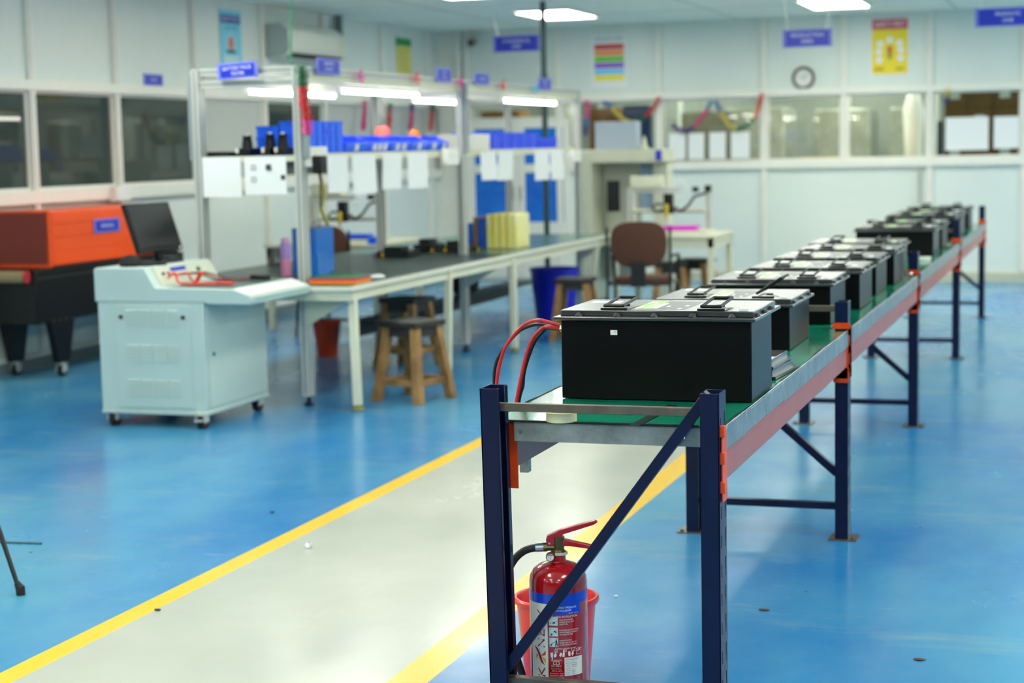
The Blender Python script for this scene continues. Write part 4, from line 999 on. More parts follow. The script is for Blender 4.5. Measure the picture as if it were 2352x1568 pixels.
c = on(1237, 316, 0, -4.7); mono('pink_cloth', MB().lathe((-4.82, 15.08, SZ+.0065), [(.06, 0), (.09, .04), (.08, .1), (.04, .125)], 14), mat('pink_cloth', (240, 110, 160), .6), 'pink cloth heaped in the short crate at the end of the shelf', 'cloth')
wb_ = thing('white_carton', 'white carton on the far half of the shelf right after the middle post', 'carton', (-4.8, 13.3, SZ)); part('box', MB().box(-4.95, -4.66, 13.1, 13.55, SZ, SZ+.13), M_white, wb_, bev=.004); part('flap', MB().box(-4.95, -4.66, 13.3, 13.34, SZ+.13, SZ+.132), M_paper, wb_)
# black devices on the near end of the shelf
def device(px0, px1, py0, lb, k):
    Y = 9.93; p, q = on(px0, py0, 1, Y), on(px1, py0, 1, Y)
    t = thing('test_device', lb, 'device', ((p.x+q.x)/2, Y, SZ), 'black devices at the near end of the shelf')
    h = max(.05, p.z-SZ)
    part('base', MB().box(p.x, q.x, Y-.05, Y+.12, SZ, SZ+min(.05, h*.5)), M_black, t, bev=.004)
    if h > .07:
        cx = (p.x+q.x)/2; part('grip', MB().lathe((cx, Y+.02, SZ+.05), [(.035, 0), (.032, .03), (.026, h-.06), (.03, h-.05)], 14), M_black, t); part('button', MB().lathe((cx, Y+.02, SZ+h), [(.012, 0), (.012, .012)], 10), M_white, t)
        part('terminal', MB().box(p.x+.003, p.x+.02, Y-.052, Y-.045, SZ+.02, SZ+.05), M_white, t)
device(476, 530, 338, 'flat black device at the left end of the near shelf', 0)
device(548, 580, 312, 'black device with an upright grip left of the blue crate', 1)
device(607, 627, 308, 'black device with an upright grip in front of the blue crate', 2)
device(637, 655, 308, 'black device with an upright grip close to the near corner post', 3)
BT = BZ; BZ = BT+.0012
# ------------------------------------------------------------------ on the bench top
p0, q0 = zat(704, 632, BZ), zat(778, 628, BZ)
M_blac = mat('blue_acrylic', (24, 120, 214), .2, coat=.4)
bb = thing('blue_fixture', 'bright blue acrylic box fixture standing on the bench next to the near post', 'fixture', (-4.8, 10.6, BZ))
part('tall_box', MB().box(-5.03, -4.855, 10.56, 10.84, BZ+.001, 1.055), M_blac, bb, bev=.002); part('low_box', MB().box(-4.94, -4.77, 10.40, 10.555, BZ+.001, .895), M_blac, bb, bev=.002)
part('handle', MB().tube([(-4.93, 10.6, 1.055), (-4.93, 10.62, 1.09), (-4.93, 10.7, 1.105), (-4.93, 10.78, 1.09), (-4.93, 10.8, 1.055)], .006, 8), M_alu, bb)
p = zat(658, 634, BZ)
bo = thing('water_bottle', 'lavender and pink water bottle on the near end of the bench', 'bottle', (p.x, p.y, BZ))
part('body', MB().lathe((p.x, p.y, BZ), [(.034, 0), (.037, .005), (.037, .115)], 24), mat('bottle_pink', (226, 150, 190), .35), bo, label='pink lower body'); part('sleeve', MB().lathe((p.x, p.y, BZ+.115), [(.0372, 0), (.0372, .085), (.03, .105)], 24), mat('bottle_lavender', (170, 140, 210), .35), bo)
part('cap', MB().lathe((p.x, p.y, BZ+.22), [(.026, 0), (.026, .025), (.022, .03)], 20), mat('bottle_cap', (228, 170, 205), .35), bo)
mb_ = MB(); p = zat(637, 606, BZ)
px_, py_ = p.x+.12, p.y-.25
for zz in range(7): mb_.plate_holes((px_-.05, py_-.05, BZ+.003+zz*.02), (1, 0, 0), (0, 1, 0), (0, 0, .004), .1, .1, [(.004, .096, .004, .096)])
for k in range(6):
    for (u, v) in ((px_-.05+k*.02, py_-.05), (px_-.05+k*.02, py_+.046), (px_-.05, py_-.05+k*.0195), (px_+.046, py_-.05+k*.0195)): mb_.box(u, u+.004, v, v+.004, BZ, BZ+.125)
mono('mesh_cup', mb_, M_blackm, 'black wire mesh pen cup beside the lavender bottle', 'pen cup')
fc = ((226, 150, 20), (232, 120, 20), (196, 40, 100), (20, 120, 60)); fl = ('orange yellow folder at the bottom of the stack on the bench end', 'deep orange folder, second from the bottom of the stack', 'magenta folder near the top of the stack on the bench end', 'green folder on top of the stack at the bench end')
z = BZ+.0005
for k in range(4):
    h = (.012, .009, .013, .007)[k]; c = Vector((-4.372-.006*k, 9.84+.012*k, z+h/2)); a = (.02, -.03, .04, .1)[k]
    b = MB().obox(c, Vector((math.cos(a), math.sin(a), 0))*.155, Vector((-math.sin(a), math.cos(a), 0))*.12, (0, 0, h/2-.0004)); z += h
    mono('folder', b, mat('folder_%d' % k, fc[k], .4), fl[k], 'folder', 'coloured folders on the bench end', bev=.001)
p = zat(895, 634, BZ); mono('white_gloves', MB().lathe((-4.3, 10.25, BZ), [(.05, 0), (.055, .01), (.03, .022), (.005, .024)], 10), M_paper, 'small white cloth on the bench edge past the folders', 'cloth')
# black electronics and clutter
def gadget(cx, cy, sx, sy, h, lb, seed, cols=((20, 24, 26),)):
    t = thing('electronic_unit', lb, 'electronic unit', (cx, cy, BZ), 'dark electronic units on the bench')
    part('housing', MB().box(cx-sx/2, cx+sx/2, cy-sy/2, cy+sy/2, BZ, BZ+h*.6).box(cx-sx*.35, cx+sx*.2, cy-sy*.3, cy+sy*.4, BZ+h*.6, BZ+h), mat('dark_unit', (24, 34, 36), .35), t, bev=.006)
    rn = random.Random(seed)
    for k in range(5):
        a = [Vector((cx+rn.uniform(-sx/2, sx/2), cy-sy/2+.01, BZ+h*.4))]
        for j in range(4): a.append(Vector((a[-1].x+rn.uniform(-.012, .012), a[-1].y-rn.uniform(0, .025), BZ+.006+rn.uniform(0, .03)*(j < 3))))
        part('lead', MB().tube(a, .005, 6), (M_cr, M_ck, M_ck, mat('yellow_lead', (230, 200, 30), .4), M_ck)[k], t)
    return t
p = zat(915, 588, BZ); gadget(p.x, p.y, .27, .22, .075, 'dark electronic unit lying in the middle of the near bench', 1)
p = zat(1040, 574, BZ); gadget(-5.0, 13.0, .17, .26, .10, 'dark electronic unit with red leads left of the middle post', 2)
p = zat(1110, 572, BZ); gadget(-4.76, 12.98, .17, .28, .085, 'dark electronic unit with tangled leads right of the middle post', 3)
p = zat(1160, 574, BZ); gadget(-4.6, 13.0, .08, .12, .04, 'small unit with yellow leads beside the yellow wrapped block', 4)
# yellow wrapped cell block
p, q = zat(1216, 576, BZ), zat(1281, 570, BZ)
yb = thing('cell_block', 'pale yellow wrapped battery cell block with blue edges on the bench corner', 'cell block', (-4.4, 13.55, BZ))
M_yw = mat('yellow_wrap', (232, 222, 110), .35, col2=(236, 234, 190), vscale=9)
part('core', MB().box(-4.62, -4.36, 13.28, 13.62, BZ, 1.03), M_yw, yb, bev=.012)
for k in range(3): part('tape_band', MB().box(-4.621+.06*k+.05, -4.621+.06*k+.075, 13.276, 13.624, BZ+.002, 1.033), mat('bright_yellow_band', (226, 206, 40), .35), yb)
part('blue_strip', MB().box(-4.68, -4.63, 13.26, 13.5, BZ, 1.0), mat('strip_blue', (20, 80, 190), .35), yb, bev=.003); part('tan_board', MB().box(-4.71, -4.685, 13.24, 13.5, BZ, 1.01), mat('tan_board', (140, 106, 30), .5), yb); part('blue_strip', MB().box(-4.77, -4.715, 13.22, 13.48, BZ, .96), mat('strip_blue', (20, 80, 190), .35), yb, bev=.003)
BZ = BT
# ------------------------------------------------------------------ under the bench
def bucketish(name, lb, c, r0, r1, h, m_, cat):
    t = thing(name, lb, cat, c)
    part('bowl', MB().lathe(c, [(r0, 0), (r1, h-.012), (r1+.008, h-.012), (r1+.008, h), (r1-.003, h), (r0-.004, .006), (.01, .006)], 36), m_, t)
    part('rim', MB().lathe(c, [(r1+.002, h-.03), (r1+.006, h-.03), (r1+.006, h-.024), (r1+.002, h-.024)], 36), m_, t)
    return t
p = zat(740, 820); bucketish('bucket', 'small orange bucket on the floor under the near end of the bench', (p.x, p.y+.1, 0), .078, .108, .265, mat('orange_bucket', (206, 62, 14), .4), 'bucket')
bucketish('waste_bin', 'deep blue waste bin on the floor beyond the bench legs', (-4.5, 14.75, 0), .165, .215, .5, mat('bin_blue', (16, 30, 190), .35), 'bin')
part('foot_rail', MB().box(-5.22, -5.02, 11.9, 15.7, .28, .31).box(-5.2, -5.18, 11.95, 15.65, .18, .28), mat('dark_tray', (38, 44, 48), .5), wbch)
mono('shoulder_bag', MB().lathe((-5.12, 14.1, .312), [(.05, 0), (.13, .04), (.14, .15), (.1, .23), (.03, .26)], 14), M_black, 'black bag resting on the foot rail under the bench', 'bag')
# steel pole through the room
pl = on(1258, 620, 1, 16.3)
mono('pole', MB().cyl((pl.x, 16.3, 0), (pl.x, 16.3, ZC-.002), .028, 20).cyl((pl.x, 16.3, 2.2), (pl.x, 16.3, 2.26), .034, 20).cyl((pl.x, 16.3, 0), (pl.x, 16.3, .01), .06, 20), mat('pole_dark_teal', (42, 70, 74), .45), 'dark teal service pole from floor to ceiling beyond the bench', 'pole')
# ------------------------------------------------------------------ console cart
M_cart = mat('cart_teal_grey', (190, 210, 203), .38, var=.04, vscale=4)
M_cart2 = mat('cart_cream', (206, 212, 192), .42, var=.06, vscale=6)
CY0, CY1 = 8.82, 9.60
cart = thing('console_cart', 'pale teal grey steel console cart on castors with a louvred door and a work ledge', 'cart', (-5.1, 9.2, 0))
BX0, BX1 = -5.445, -4.765
part('body', MB().box(BX0, BX1, CY0, CY1, .095, .722).m(0).box(BX0-.004, BX1+.004, CY0-.004, CY1+.004, .075, .1), M_cart, cart, bev=.006)
prof = [(-5.46, .722), (-5.46, .905), (-5.45, .917), (-5.13, .917), (-5.065, .805), (-4.58, .80), (-4.475, .765), (-4.462, .75), (-4.47, .712), (-4.74, .712), (-4.75, .722)]
part('console_top', MB().prism(prof, 'y', CY0-.004, CY1+.004), M_cart, cart, bev=.006)
part('control_face', MB().obox((-5.092, (CY0+CY1)/2+.02, .861), Vector((.065, 0, -.112)).normalized()*.06, (0, (CY1-CY0)/2-.05, 0), Vector((.112, 0, .065)).normalized()*.003), M_cart2, cart, label='cream sloped control face')
nf = Vector((.112, 0, .065)).normalized(); vf = Vector((-.065, 0, .112)).normalized(); uf = Vector((0, 1, 0))
def cf(y, t): return Vector((-5.092, y, .861))+vf*t+nf*.0035
part('name_label', MB().obox(cf(9.16, .032), uf*.09, vf*.012, nf*.001), M_sign, cart, label='blue strip label on the control face')
for y, m_, r_ in ((9.38, mat('green_button', (0, 120, 80), .3), .014), (9.3, M_white, .009), (9.02, M_fdark, .009), (8.96, M_black, .009)): part('push_button', MB().cyl(cf(y, .01), cf(y, .01)+nf*.012, r_, 14), m_, cart)
part('work_mat', MB().box(-5.0, -4.6, CY0+.02, CY1-.01, .8022, .8055), mat('cart_mat', (86, 106, 102), .3), cart, label='dark grey green work mat')
part('edge_strip', MB().obox((-4.524, (CY0+CY1)/2, .7805), Vector((.105, 0, -.035)).normalized()*.056, (0, (CY1-CY0)/2-.01, 0), (.0005, 0, .0016)), M_white, cart)
part('edge_strip', MB().box(-4.4665, -4.4635, CY0+.06, CY1-.03, .735, .743), mat('strip_teal', (120, 176, 156), .4), cart)
# louvred door on the near side
dx0, dx1, dz0, dz1 = -5.335, -4.845, .115, .705
dr = MB().box(dx0, dx1, CY0-.008, CY0, dz0, dz1)
door = part('door', dr, M_cart, cart, bev=.003)
for g, z in enumerate((.585, .385, .185)):
    lv = MB()
    for r_ in range(5):
        for c in range(4):
            x = dx0+.075+c*.088; zz = z+r_*.0205
            lv.prism([(CY0-.0082, zz), (CY0-.0165, zz+.001), (CY0-.0155, zz+.005), (CY0-.0082, zz+.0135)], 'x', x, x+.074)
    part('louvre_panel', lv, M_cart, door, bev=.0008, seg=1)
for x in (dx0+.045, dx1-.045): part('latch', MB().box(x-.02, x+.02, CY0-.012, CY0-.008, dz1-.084, dz1-.052).m(1).box(x-.013, x+.013, CY0-.014, CY0-.012, dz1-.078, dz1-.058), [M_alu, M_black], door)
sd = part('side_panel', MB().box(BX1, BX1+.006, CY0+.03, CY1-.03, .115, .69), M_cart, cart, bev=.002); part('lock', MB().cyl((BX1+.006, CY0+.09, .42), (BX1+.012, CY0+.09, .42), .009, 12), M_black, sd)
def castor(x, y, h, r, parent, brake=False, a=0, mats_=None):
    f = part('castor', MB().lathe((x, y, h-.012), [(.03, 0), (.03, .012)], 14).box(x-.03, x-.024, y-.02, y+.04, r*.9, h-.012).box(x+.024, x+.03, y-.02, y+.04, r*.9, h-.012), M_alu, parent)
    part('wheel', MB().cyl((x-.018, y+.02, r), (x+.018, y+.02, r), r, 24).m(1).cyl((x-.02, y+.02, r), (x+.02, y+.02, r), r*.55, 20), mats_ or [M_rubber, mat('wheel_hub_red', (130, 50, 40), .5)], f)
    if brake: part('brake_pedal', MB().box(x-.02, x+.02, y-.05, y-.015, r*1.1, r*1.1+.008), M_alu, f)
for x, y, bk_ in ((BX0+.06, CY0+.02, False), (BX1-.04, CY0+.0, True), (BX1-.04, CY1-.09, False), (BX0+.06, CY1-.09, False)): castor(x, y, .09, .043, cart, bk_)
# red and black test leads with clamps on the ledge
tl = thing('cable_harness', 'red and black test leads with red clamps lying on the console ledge', 'test leads', (-4.9, 9.0, .806))
def arc(P, r, m_, nm='lead'):
    P = [Vector(p) for p in P]; out = []
    for i in range(len(P)-1):
        p0, p1, p2, p3 = P[max(i-1, 0)], P[i], P[i+1], P[min(i+2, len(P)-1)]
        for q in range(6):
            t = q/6; out.append(.5*((2*p1)+(p2-p0)*t+(2*p0-5*p1+4*p2-p3)*t*t+(3*p1-p0-3*p2+p3)*t**3))
    out.append(P[-1]); return MB().tube(out, r, 8)
zl = .8085
part('lead', arc([cf(8.98, -.02)+nf*.009, (-5.02, 8.97, zl+.07), (-4.99, 8.95, zl+.02), (-4.93, 8.94, zl+.0095), (-4.83, 8.95, zl+.0095), (-4.76, 8.99, zl+.0095)], .0075, 0), M_red, tl, label='red lead')
part('lead', arc([cf(9.06, -.01)+nf*.008, (-5.0, 9.08, zl+.06), (-4.95, 9.03, zl+.03), (-4.9, 9.0, zl+.01), (-4.82, 9.02, zl+.008)], .006, 0), M_cr, tl, label='red lead')
for k in range(3): part('lead', arc([cf(9.1+.05*k, -.01)+nf*.006, (-4.99, 9.18+.05*k, zl+.05), (-4.9, 9.25+.06*k, zl+.01), (-4.78, 9.3+.05*k, zl+.006), (-4.7, 9.36+.03*k, zl+.006)], .0045, 0), (M_ck, M_cr, M_ck)[k], tl)
part('clamp', MB().box(-4.78, -4.66, 8.98, 9.005, zl+.001, zl+.018), M_red, tl, bev=.004, label='red clamp'); part('clamp', MB().obox((-4.9, 9.03, zl+.04), (.02, 0, .03), (0, .012, 0), (.008, 0, -.006)), M_red, tl, bev=.003, label='red clamp')
part('clamp', MB().box(-4.74, -4.62, 9.35, 9.40, zl+.001, zl+.03), M_black, tl, bev=.008, label='black clamp')
p = on(288, 600, 2, .93)
bgm = MB().lathe((-5.30, 8.96, .917), [(.06, 0), (.07, .015), (.055, .045), (.03, .062), (.005, .066)], 14); bgm.lathe((-5.22, 9.0, .917), [(.05, 0), (.055, .01), (.035, .03), (.004, .036)], 12).lathe((-5.16, 9.06, .917), [(.03, 0), (.035, .008), (.02, .02), (.003, .024)], 10)
mono('black_gloves', bgm, mat('black_cloth', (24, 24, 26), .9, bump=.6, bscale=80), 'crumpled black cloth gloves on top of the console cart', 'gloves')
mon = thing('monitor', 'black flat computer monitor with a dark screen, tilted back on the console cart', 'monitor', (-5.27, 9.3, .917))
B0, T0 = Vector((-5.25, 9.0, 1.0)), Vector((-5.335, 8.985, 1.262)); B1, T1 = Vector((-5.24, 9.46, .998)), Vector((-5.325, 9.47, 1.268))
cen = (B0+B1+T0+T1)/4; mu = (B1-B0).normalized(); mv = ((T0-B0)-mu*(T0-B0).dot(mu)).normalized(); mn = mu.cross(mv); mw = .25; mh = .15
part('casing', MB().obox(cen-mn*.014, mu*mw, mv*mh, mn*.012), M_black, mon, bev=.004)
part('screen', MB().obox(cen+mn*.0004-mv*-.008, mu*(mw-.014), mv*(mh-.022), mn*.002), mat('dark_screen', (14, 16, 18), .32), mon); part('badge', MB().cyl(cen+mu*(mw-.03)-mv*(mh-.012)-mn*.002, cen+mu*(mw-.03)-mv*(mh-.012)+mn*.0008, .008, 14), M_white, mon)
part('neck', MB().bar((-5.285, 9.27, .93), cen-mn*.02-mv*.08, .05, .02, up=(1, 0, 0)), M_black, mon); part('foot', MB().box(-5.37, -5.2, 9.13, 9.41, .9185, .93), M_black, mon, bev=.004)
mono('keyboard', MB().box(-5.44, -5.31, 9.43, 9.58, .9185, .94), M_black, 'flat black box behind the monitor on the console cart', 'box', bev=.004)
# ------------------------------------------------------------------ orange shrink tunnel
om = thing('shrink_tunnel', 'orange hooded heat tunnel machine on a black wheeled base by the left wall', 'machine', (-7.18, 11.4, 0))
OX0, OX1, OY0, OY1 = -7.41, -6.955, 10.68, 12.24
oh = MB().box(OX0, OX1, OY0, OY1, .79, 1.178)
for z in (.885, .98, 1.075): oh.box(OX1, OX1+.002, OY0+.03, OY1-.02, z, z+.004) if False else None
hood = part('hood', oh, M_orange, om, bev=.006)
rib = MB()
for z0, z1 in ((.80, .885), (.893, .982), (.99, 1.078), (1.086, 1.165)): rib.box(OX1, OX1+.006, OY0+.03, OY1-.01, z0, z1)
part('side_slats', rib, M_orange, hood, bev=.003)
fr = MB().plate_holes((OX0-.01, OY0-.012, .785), (1, 0, 0), (0, 0, 1), (0, .012, 0), OX1-OX0+.02, .40, [(.012, OX1-OX0+.004, .012, .385)])
part('end_frame', fr, M_orange, om, bev=.002)
part('curtain', MB().add([Vector((OX0+.012+(OX1-OX0-.024)*i/14, OY0-.016-.0012*math.sin(i*1.7), z)) for i in range(15) for z in (.812, 1.168)], [(2*i, 2*i+2, 2*i+3, 2*i+1) for i in range(14)]), mat('maroon_curtain', (124, 48, 36), .7, bump=.5, bscale=30), om, label='maroon heat curtain')
M_mblk = mat('machine_black', (10, 12, 14), .4, spec=.3)
part('base', MB().box(OX0, OX1-.01, 10.5, 12.6, .40, .78).prism([(OY1, .78), (12.6, .78), (12.6, .86), (OY1+.2, .86)], 'x', OX0+.05, OX1-.05).box(OX0+.02, OX1-.005, 10.52, 12.58, .70, .72), M_mblk, om, bev=.006)
part('conveyor_roller', MB().cyl((OX0+.02, 10.46, .735), (OX1-.06, 10.46, .735), .042, 24), mat('roller_tan', (150, 130, 92), .6), om); part('roller_end', MB().cyl((OX1-.06, 10.46, .735), (OX1-.045, 10.46, .735), .044, 24), mat('roller_red', (176, 40, 50), .5), om)
for y in (10.82, 12.3):
    for x, s in ((OX1-.012, -1), (OX0+.012, 1)):
        lg = part('leg', MB().prism([(y-.16, .42), (y+.16, .42), (y+.07, .10), (y-.07, .10)], 'x', x, x+s*.05), M_mblk, om, bev=.004)
        castor(x+s*.025, y-.02, .10, .038, lg, mats_=[M_rubber, M_alu])
        if s < 0:
            for k in range(4): part('bolt', MB().cyl((x, y-.12+.08*k, .40+.008), (x+.006, y-.12+.08*k, .408), .009, 8), M_steel, lg)
p, q = on(218, 520, 0, OX1+.02), on(277, 517, 0, OX1+.02)
sign_plate('blue sign with one line of white lettering on the side of the orange machine', (OX1+.012, (p.y+q.y)/2, p.z), (0, 1, 0), (0, 0, 1), abs(q.y-p.y), .1, ('SHRINKING',), thick=.004)
# ------------------------------------------------------------------ stools
def stool_proto(label, loc, rz):
    t = thing('wooden_stool', label, 'stool', loc, 'wooden work stools', rz)
    part('seat', MB().box(-.15, .15, -.15, .15, .465, .5), M_darkseat, t, True, bev=.005)
    part('apron', MB().plate_holes((-.125, -.125, .405), (1, 0, 0), (0, 1, 0), (0, 0, .06), .25, .25, [(.022, .228, .022, .228)]), M_darkseat, t, True, bev=.002)
    for sx in (-1, 1):
        for sy in (-1, 1):
            b = MB(); tp_, bt = Vector((sx*.105, sy*.105, .465)), Vector((sx*.165, sy*.165, .0))
            rings = []
            for f, s_ in ((0, .0255), (1, .028)):
                c = tp_.lerp(bt, f); rings.append([c+Vector((a*s_, d*s_, 0)) for a, d in ((-1, -1), (1, -1), (1, 1), (-1, 1))])
            b.ring_tube(rings[::-1]); part('leg', b, M_wood, t, True, bev=.003)
    for a in range(4):
        c, s = math.cos(a*PI/2), math.sin(a*PI/2); f = lambda x, y, z: Vector((x*c-y*s, x*s+y*c, z))
        part('stretcher', MB().bar(f(-.14, .147, .12), f(.14, .147, .12), .024, .04), M_wood, t, True, bev=.002)
    return t
st1 = stool_proto('worn wooden stool with a dark seat nearest the camera beside the bench leg', (-4.03, 10.15, 0), math.radians(-17))
for loc, rz, lb in (((-4.7, 11.75, 0), -.2, 'wooden stool with a dark seat half hidden behind the nearest stool'), ((-3.98, 13.62, 0), .1, 'wooden stool by the blue waste bin left of the brown chair'), ((-3.62, 15.45, 0), .25, 'wooden stool tucked under the small table behind the brown chair'), ((-3.5, 15.97, 0), -.1, 'wooden stool farther back under the small table by the wall')):
    c = copy_tree(st1); c.location = loc; c.rotation_euler = (0, 0, rz); c['label'] = lb
# ------------------------------------------------------------------ brown chairs
def chair(label, loc, rz):
    t = thing('office_chair', label, 'chair', loc, 'brown office chairs', rz)
    def pad(cx, cy, cz, hw, hh, th, horiz, n=28, ex=3.2):
        b = MB(); rings = []
        for off, sc in ((-th, .9), (-th*.7, .985), (0, 1), (th*.7, .985), (th, .9)):
            ring = []
            for k in range(n):
                a = 2*PI*k/n; ca, sa = math.cos(a), math.sin(a)
                u = hw*sc*abs(ca)**(2/ex)*(1 if ca > 0 else -1); v = hh*sc*abs(sa)**(2/ex)*(1 if sa > 0 else -1)
                ring.append((cx+u, cy+v, cz+off) if horiz else (cx+u*(1-.10*(v < 0)*abs(v)/hh), cy+off+.18*(u*u), cz+v))
            rings.append(ring)
        return b.ring_tube(rings)
    part('seat', pad(0, .03, .455, .235, .22, .035, True), M_brown, t, True); part('backrest', pad(0, -.235, .76, .23, .185, .028, False), M_brown, t, True)
    for s in (-1, 1):
        part('leg', MB().tube([(s*.255, -.24, .9), (s*.255, -.23, .5), (s*.255, -.235, .42), (s*.27, -.27, .0)], .0125, 10), M_blackm, t, True)
        part('leg', MB().tube([(s*.255, -.23, .46), (s*.26, .15, .44), (s*.265, .22, .40), (s*.27, .26, .0)], .0125, 10), M_blackm, t, True)
        part('armrest', MB().tube([(s*.255, -.235, .66), (s*.275, .0, .665), (s*.275, .15, .655), (s*.27, .19, .60), (s*.262, .19, .43)], .014, 10), M_black, t, True)
    part('frame', MB().cyl((-.255, -.23, .44), (.255, -.23, .44), .011, 10).cyl((-.26, .15, .44), (.26, .15, .44), .011, 10), M_blackm, t, True)
    part('back_bar', MB().box(-.06, .06, -.275, -.262, .42, .62), M_blackm, t, True)
    part('stretcher', MB().cyl((-.262, -.25, .16), (.262, -.25, .16), .01, 8), M_blackm, t, True)
    return t
ch = chair('brown fabric chair with black frame, its back to the camera, beyond the rack batteries', (-3.5, 13.95, 0), math.radians(6))
c2 = copy_tree(ch); c2.location = (-6.08, 13.66, 0); c2.rotation_euler = (0, 0, math.radians(-8)); c2['label'] = 'dark brown chair behind the bench, only its backrest showing by the blue fixture'
# ------------------------------------------------------------------ desktop robots and their tables
def side_table(name, lb, x0, x1, y0, y1, h):
    t = thing('side_table', lb, 'table', ((x0+x1)/2, (y0+y1)/2, 0), 'small cream tables')
    part('table_top', MB().box(x0, x1, y0, y1, h-.025, h), M_cream, t, bev=.003); part('apron', MB().plate_holes((x0+.02, y0+.02, h-.11), (1, 0, 0), (0, 1, 0), (0, 0, .085), x1-x0-.04, y1-y0-.04, [(.02, x1-x0-.06, .02, y1-y0-.06)]), M_cream, t)
    for x in (x0+.045, x1-.045):
        for y in (y0+.045, y1-.045): part('leg', MB().box(x-.025, x+.025, y-.025, y+.025, 0, h-.026), M_cream, t)
    return t
side_table('side_table', 'small cream table with a desktop robot on it behind the brown chair', -4.12, -3.16, 15.2, 16.1, BZ)
side_table('side_table', 'small cream table with a desktop robot on it behind the long bench', -6.95, -5.85, 14.0, 15.1, BZ)
def robot(x0, x1, y0, lb, col, zt=.37):
    """gantry desktop dispensing robot; faces -y"""
    t = thing('desktop_robot', lb, 'robot', ((x0+x1)/2, y0+.25, BZ), 'gantry desktop robots')
    part('base', MB().box(x0, x1, y0, y0+.42, BZ, BZ+.03), M_cream, t, bev=.003)
    for x in (x0+.045, x1-.045): part('column', MB().box(x-.03, x+.03, y0+.25, y0+.34, BZ+.03, BZ+zt).m(1).box(x-.005, x+.005, y0+.2485, y0+.25, BZ+.04, BZ+zt-.01), [M_alu, M_groove], t)
    part('top_beam', MB().box(x0+.01, x0+(x1-x0)*.62, y0+.25, y0+.34, BZ+zt, BZ+zt+.045), M_alu, t); part('rail', MB().box(x0+.07, x1-.07, y0+.22, y0+.25, BZ+.195, BZ+.225).m(1).box(x0+.07, x1-.07, y0+.212, y0+.22, BZ+.185, BZ+.2), [M_cream, M_groove], t)
    xc = x0+(x1-x0)*.52
    hd = part('head', MB().box(xc-.04, xc+.04, y0+.13, y0+.21, BZ+.18, BZ+.36), M_black, t, bev=.004); part('dispenser', MB().lathe((xc-.005, y0+.1, BZ+.13), [(.004, 0), (.012, .03), (.022, .05), (.022, .13), (.012, .14)], 14), mat('amber_syringe', (190, 170, 60), .3), hd)
    part('cable_loop', MB().tube([(xc+.08+.07*math.cos(a), y0+.27, BZ+zt+.03+.08*math.sin(a)) for a in [k*PI/9-.3 for k in range(17)]], .006, 8), M_white, t)
    part('cable_chain', MB().tube([(xc+.05, y0+.2, BZ+.24), (xc+.1, y0+.2, BZ+.2), (xc+.17, y0+.22, BZ+.25), (xc+.22, y0+.24, BZ+.33), (x1-.06, y0+.26, BZ+zt-.01), (x1-.04, y0+.27, BZ+zt+.03)], .012, 8), M_blackm, t); part('cable_chain', MB().tube([(xc-.05, y0+.2, BZ+.22), (xc-.12, y0+.2, BZ+.19), (xc-.16, y0+.2, BZ+.23), (xc-.12, y0+.2, BZ+.27), (xc-.06, y0+.2, BZ+.26)], .011, 8), M_blackm, t)
    part('motor', MB().box(x1-.07, x1-.02, y0+.22, y0+.3, BZ+zt, BZ+zt+.06).box(xc+.2, xc+.25, y0+.25, y0+.3, BZ+zt+.0, BZ+zt+.045), M_black, t, bev=.003); part('feed_tray', MB().box(xc-.02, xc+.28, y0+.03, y0+.18, BZ+.03, BZ+.075), col, t, bev=.004)
    part('controller', MB().box(x0+.05, x0+.34, y0+.22, y0+.36, BZ+zt+.046, BZ+zt+.15), M_cream, t, bev=.004)
    return t
robot(-4.08, -3.27, 15.4, 'gantry desktop robot with a magenta tray on the table behind the brown chair', mat('magenta_tray', (214, 60, 200), .4))
robot(-6.72, -5.98, 14.2, 'gantry desktop robot with a blue tray behind the long bench', mat('blue_tray', (20, 80, 220), .4))
mono('blue_tray', MB().box(-5.98, -5.72, 14.05-.2+.3, 14.3+.1, BZ, BZ+.06) if False else MB().box(-5.96, -5.87, 14.02, 14.18, BZ+.0005, BZ+.06), M_crate, 'small blue tray at the edge of the table behind the bench', 'tray')
# cream press frame beyond the end of the bench
pf = thing('press_frame', 'cream upright press frame standing against the corner beyond the bench', 'machine', (-4.5, 17.2, 0))
part('column', MB().box(-4.92, -4.77, 16.95, 17.45, 0, 1.385), M_cream, pf, bev=.008); part('head_beam', MB().box(-4.92, -4.03, 16.95, 17.45, 1.385, 1.515), M_cream, pf, bev=.008)
part('back_panel', MB().box(-4.76, -4.38, 17.35, 17.44, .2, 1.384), mat('press_panel', (190, 194, 180), .5), pf); part('column', MB().box(-4.2, -4.05, 17.2, 17.45, 0, 1.384), M_cream, pf, bev=.008)
part('blue_plate', MB().box(-4.36, -4.21, 17.33, 17.4, .9, 1.38), mat('pale_blue_plate', (150, 176, 206), .4), pf); part('table', MB().box(-4.9, -4.05, 16.95, 17.45, .56, .6), M_cream, pf)
part('tag', MB().box(-4.11, -4.05, 16.945, 16.95, 1.4, 1.5), M_sign, pf)
mono('control_box', MB().box(-4.74, -4.32, 17.0, 17.2, 1.516, 1.79), mat('pale_blue_grey', (180, 192, 206), .45), 'pale blue grey box standing on top of the cream press frame', 'box', bev=.004)
mono('white_statuette', MB().lathe((-4.26, 17.1, 1.516), [(.05, 0), (.05, .01), (.03, .03), (.02, .09), (.006, .13)], 14), M_cream, 'small cream cone on the press frame beam beside the grey blue box', 'cone')
